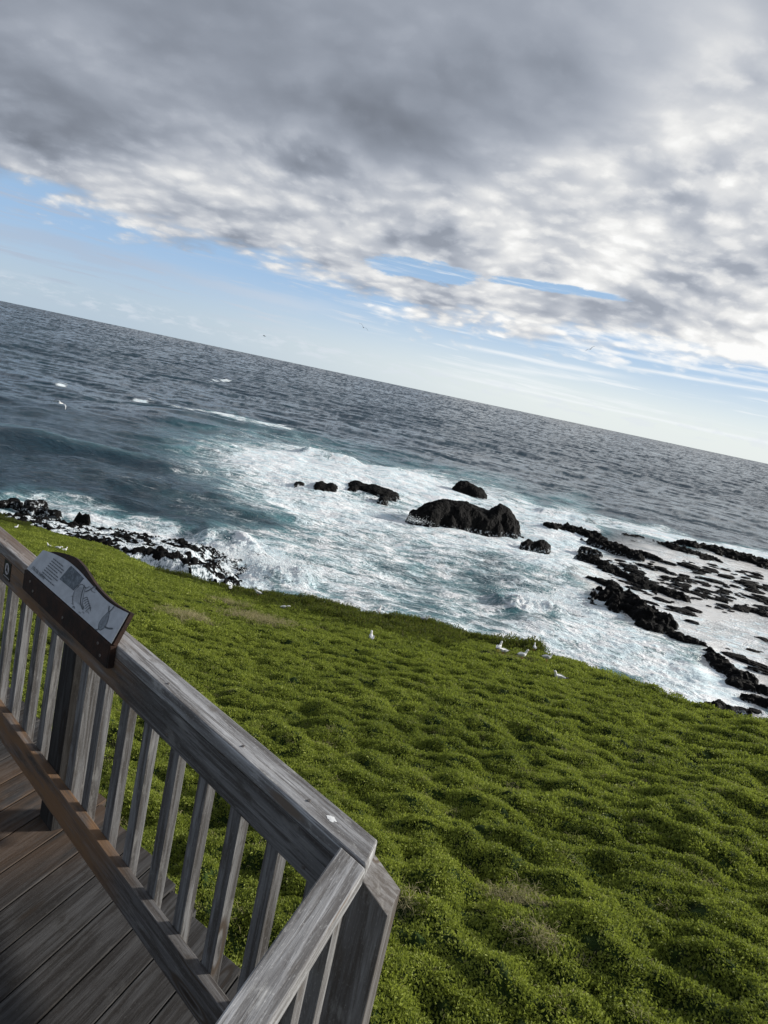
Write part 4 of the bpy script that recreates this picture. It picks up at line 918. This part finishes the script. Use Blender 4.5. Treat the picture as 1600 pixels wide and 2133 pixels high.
def gull_parts(t, pose):
    if pose == 'stand': hp = [(.075, .20), (.095, .245), (.108, .285), (.128, .305), (.150, .303)]; by = .0
    elif pose == 'sit': hp = [(.075, .10), (.090, .135), (.100, .165), (.120, .182), (.142, .180)]; by = -.115
    else: hp = [(.09, .155), (.12, .165), (.14, .17), (.16, .165), (.18, .155)]; by = -.06      # crouch, head low
    B = [(-.19, .165+by), (-.15, .165+by), (-.10, .165+by), (-.04, .165+by), (.02, .17+by), (.06, .185+by)]
    rb = [(.012, .005), (.022, .012), (.042, .032), (.062, .052), (.066, .058), (.052, .050)]
    if pose == 'sit': hp = [(x, z-.01) for x, z in hp]
    path = [(x, 0, z) for x, z in B]+[(x, 0, z) for x, z in hp]; rad = rb+[(.036, .036), (.026, .026), (.027, .027), (.030, .029), (.020, .018)]
    loft('body', path, rad, WHITE, t)
    h = hp[-2]; hx, hz_ = hp[-1]
    loft('bill', [(hx+.006, 0, hz_-.002), (hx+.022, 0, hz_-.005), (hx+.038, 0, hz_-.011)], [(.006, .007), (.005, .006), (.001, .002)], RED, t, 8, 0)
    for sd_ in (-1, 1):
        w = loft('wing', [(.045, sd_*.050, .185+by), (.0, sd_*.062, .190+by), (-.07, sd_*.055, .185+by), (-.14, sd_*.030, .178+by), (-.17, sd_*.018, .176+by)], [(.008, .018), (.012, .040), (.011, .036), (.008, .018), (.004, .008)], GREY, t, 10)
        loft('wing_tip', [(-.15, sd_*.022, .180+by), (-.19, sd_*.012, .176+by), (-.235, sd_*.006, .170+by)], [(.007, .012), (.006, .009), (.001, .002)], BLACK, w, 8, 0)
        e = loft('eye', [(h[0]+.004, sd_*.022, h[1]+.005), (h[0]+.010, sd_*.023, h[1]+.005)], [(.003, .003), (.003, .003)], BLACK, t, 8, 0)
        if pose != 'sit':
            z0 = .12+by; loft('leg', [(.0, sd_*.022, z0), (-.004, sd_*.022, z0*.5), (.0, sd_*.022, .0)], [(.007, .007), (.0035, .0035), (.0035, .0035)], RED, t, 6, 0)
protos = {}
def gull(px, py, pose, yaw, label, scale=1.0, lift=0.0, away=None):
    x, y, _ = land_hit(px, py)
    z = float(ground_z(x, y))
    if pose not in protos:
        t = empty('seagull', (0, 0, 0)); gull_parts(t, pose); protos[pose] = t
    else:
        src = protos[pose]; t = src.copy(); C.objects.link(t)
        def cp(a, b):
            for ch in a.children:
                c = ch.copy(); C.objects.link(c); c.parent = b; cp(ch, c)
        cp(src, t)
    t.location = (x, y, z+lift+.03); t.rotation_euler = (0, 0, math.radians(yaw)); t.scale = (scale,)*3
    tag(t, label, 'gull', 'gulls resting on the slope')
# yaw 0 = facing right, 90 = facing away, 180 = facing left
gull(1085, 1379, 'stand', 25, 'white gull standing tall facing right, middle of the trio near the brink', 1.05)
gull(1137, 1383, 'stand', 10, 'grey backed gull facing right, rightmost of the standing trio at the brink', 1.0)
gull(1036, 1362, 'stand', 60, 'upright gull at the left end of the standing trio, a second gull crouched against it', 1.05)
gull(1046, 1366, 'crouch', -150, 'crouched white gull with tail up, touching the upright gull at the left of the trio', 1.05)
gull(1162, 1418, 'sit', 190, 'low grey gull crouched alone in the green cover, nearest the viewer', 1.1)
gull(1111, 1360, 'stand', 90, 'dark seeming gull on the clifftop bush behind the standing trio', .8)
gull(772, 1334, 'sit', 100, 'round white gull resting in the cover a little below the scrub line', 1.1)
gull(785, 1294, 'stand', 80, 'white gull among dark scrub directly above the round resting gull', 1.15, .22)
gull(880, 1313, 'stand', 10, 'gull facing right at the right end of the dark scrub', 1.15, .22)
gull(592, 1273, 'crouch', 20, 'bright white gull with lowered head at the left part of the scrub', 1.1)
gull(535, 1252, 'crouch', 160, 'white gull in the scrub left of the bright lowered gull', 1.15, .22)
gull(478, 1237, 'sit', 90, 'small white gull at the left end of the scrub by the brown patch', 1.15, .22)
gull(134, 1149, 'sit', 60, 'white gull peeking over the sign, rightmost of three', 1.1)
gull(121, 1147, 'crouch', 20, 'white gull peeking over the sign, middle of three', 1.1)
gull(102, 1141, 'sit', 170, 'white gull peeking over the sign, leftmost of three', 1.1)
gull(34, 1101, 'sit', 80, 'tiny white gull far off on the slope above the left end of the railing', 1.1)

def flyer(px, py, dist, yaw, bank, flap, label, dark=False, span=.95, pitch=0.0, out=None):
    out = -flap*.5 if out is None else out
    r_ = ray(px, py); r_ = r_/np.linalg.norm(r_)*dist; t = empty('flying_gull', (r_[0], r_[1], r_[2]+EYE))
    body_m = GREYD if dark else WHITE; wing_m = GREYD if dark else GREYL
    loft('body', [(-.20, 0, 0), (-.15, 0, 0), (-.08, 0, 0), (.0, 0, 0), (.07, 0, .0), (.12, 0, .008), (.16, 0, .008), (.185, 0, .0)], [(.030, .003), (.024, .012), (.036, .028), (.045, .04), (.036, .034), (.022, .022), (.024, .022), (.012, .01)], body_m, t)
    loft('bill', [(.185, 0, 0), (.205, 0, -.004), (.22, 0, -.01)], [(.005, .006), (.004, .005), (.001, .001)], RED, t, 8, 0)
    for sd_ in (-1, 1):
        h1 = span*.22; h2 = span*.5; c, s_ = math.cos(flap), math.sin(flap)
        P_ = [(0.02, 0), (.05, .5), (.03, 1.0)]
        bm = bmesh.new(); secs = [(.02, .11, .03, 0.0), (.05, .12, h1, h1*s_*1.0), (.045, .10, h1+(h2-h1)*.45, h1*s_+(h2-h1)*.45*math.sin((flap*.3+out)*.5)), (-.02, .035, h2*.93, h1*s_+(h2-h1)*.9*math.sin(out)), (-.06, .006, h2, h1*s_+(h2-h1)*math.sin(out))]
        rows = []
        for xc, ch, yy, zz in secs:
            rows.append([bm.verts.new((xc+ch*.45, sd_*yy, zz)), bm.verts.new((xc+ch*.1, sd_*yy, zz+.010)), bm.verts.new((xc-ch*.6, sd_*yy, zz)), bm.verts.new((xc+ch*.1, sd_*yy, zz-.004))])
        for i in range(len(rows)-1):
            for k in range(4): bm.faces.new((rows[i][k], rows[i][(k+1) % 4], rows[i+1][(k+1) % 4], rows[i+1][k]))
        bm.faces.new(rows[0]); bm.faces.new(rows[-1][::-1]); bmesh.ops.recalc_face_normals(bm, faces=bm.faces)
        for f in bm.faces: f.smooth = True
        me = bpy.data.meshes.new('wing'); bm.to_mesh(me); bm.free(); link('wing', me, wing_m, t)
    t.rotation_euler = (bank, pitch, math.radians(yaw)); tag(t, label, 'gull', 'gulls on the wing')
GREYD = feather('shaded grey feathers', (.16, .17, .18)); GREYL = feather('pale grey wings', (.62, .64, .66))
flyer(127, 840, 46, 75, .30, .25, 'white gull gliding over the dark sea at the left', False, .95, 0.1, -.95)
flyer(538, 1155, 44, 82, -.02, .45, 'grey gull gliding low over the white splash by the ledge', True, 1.2, .1, -.45)
flyer(757, 682, 60, 100, .5, .5, 'small dark gull with raised wing in the open sky at the centre', True, .95)
flyer(551, 700, 90, 180, .1, .3, 'tiny gull far out just above the horizon, left of centre', True, .9)
flyer(1230, 727, 70, 60, -.6, .5, 'small dark gull under the cloud edge at the right of the sky', True, .9)
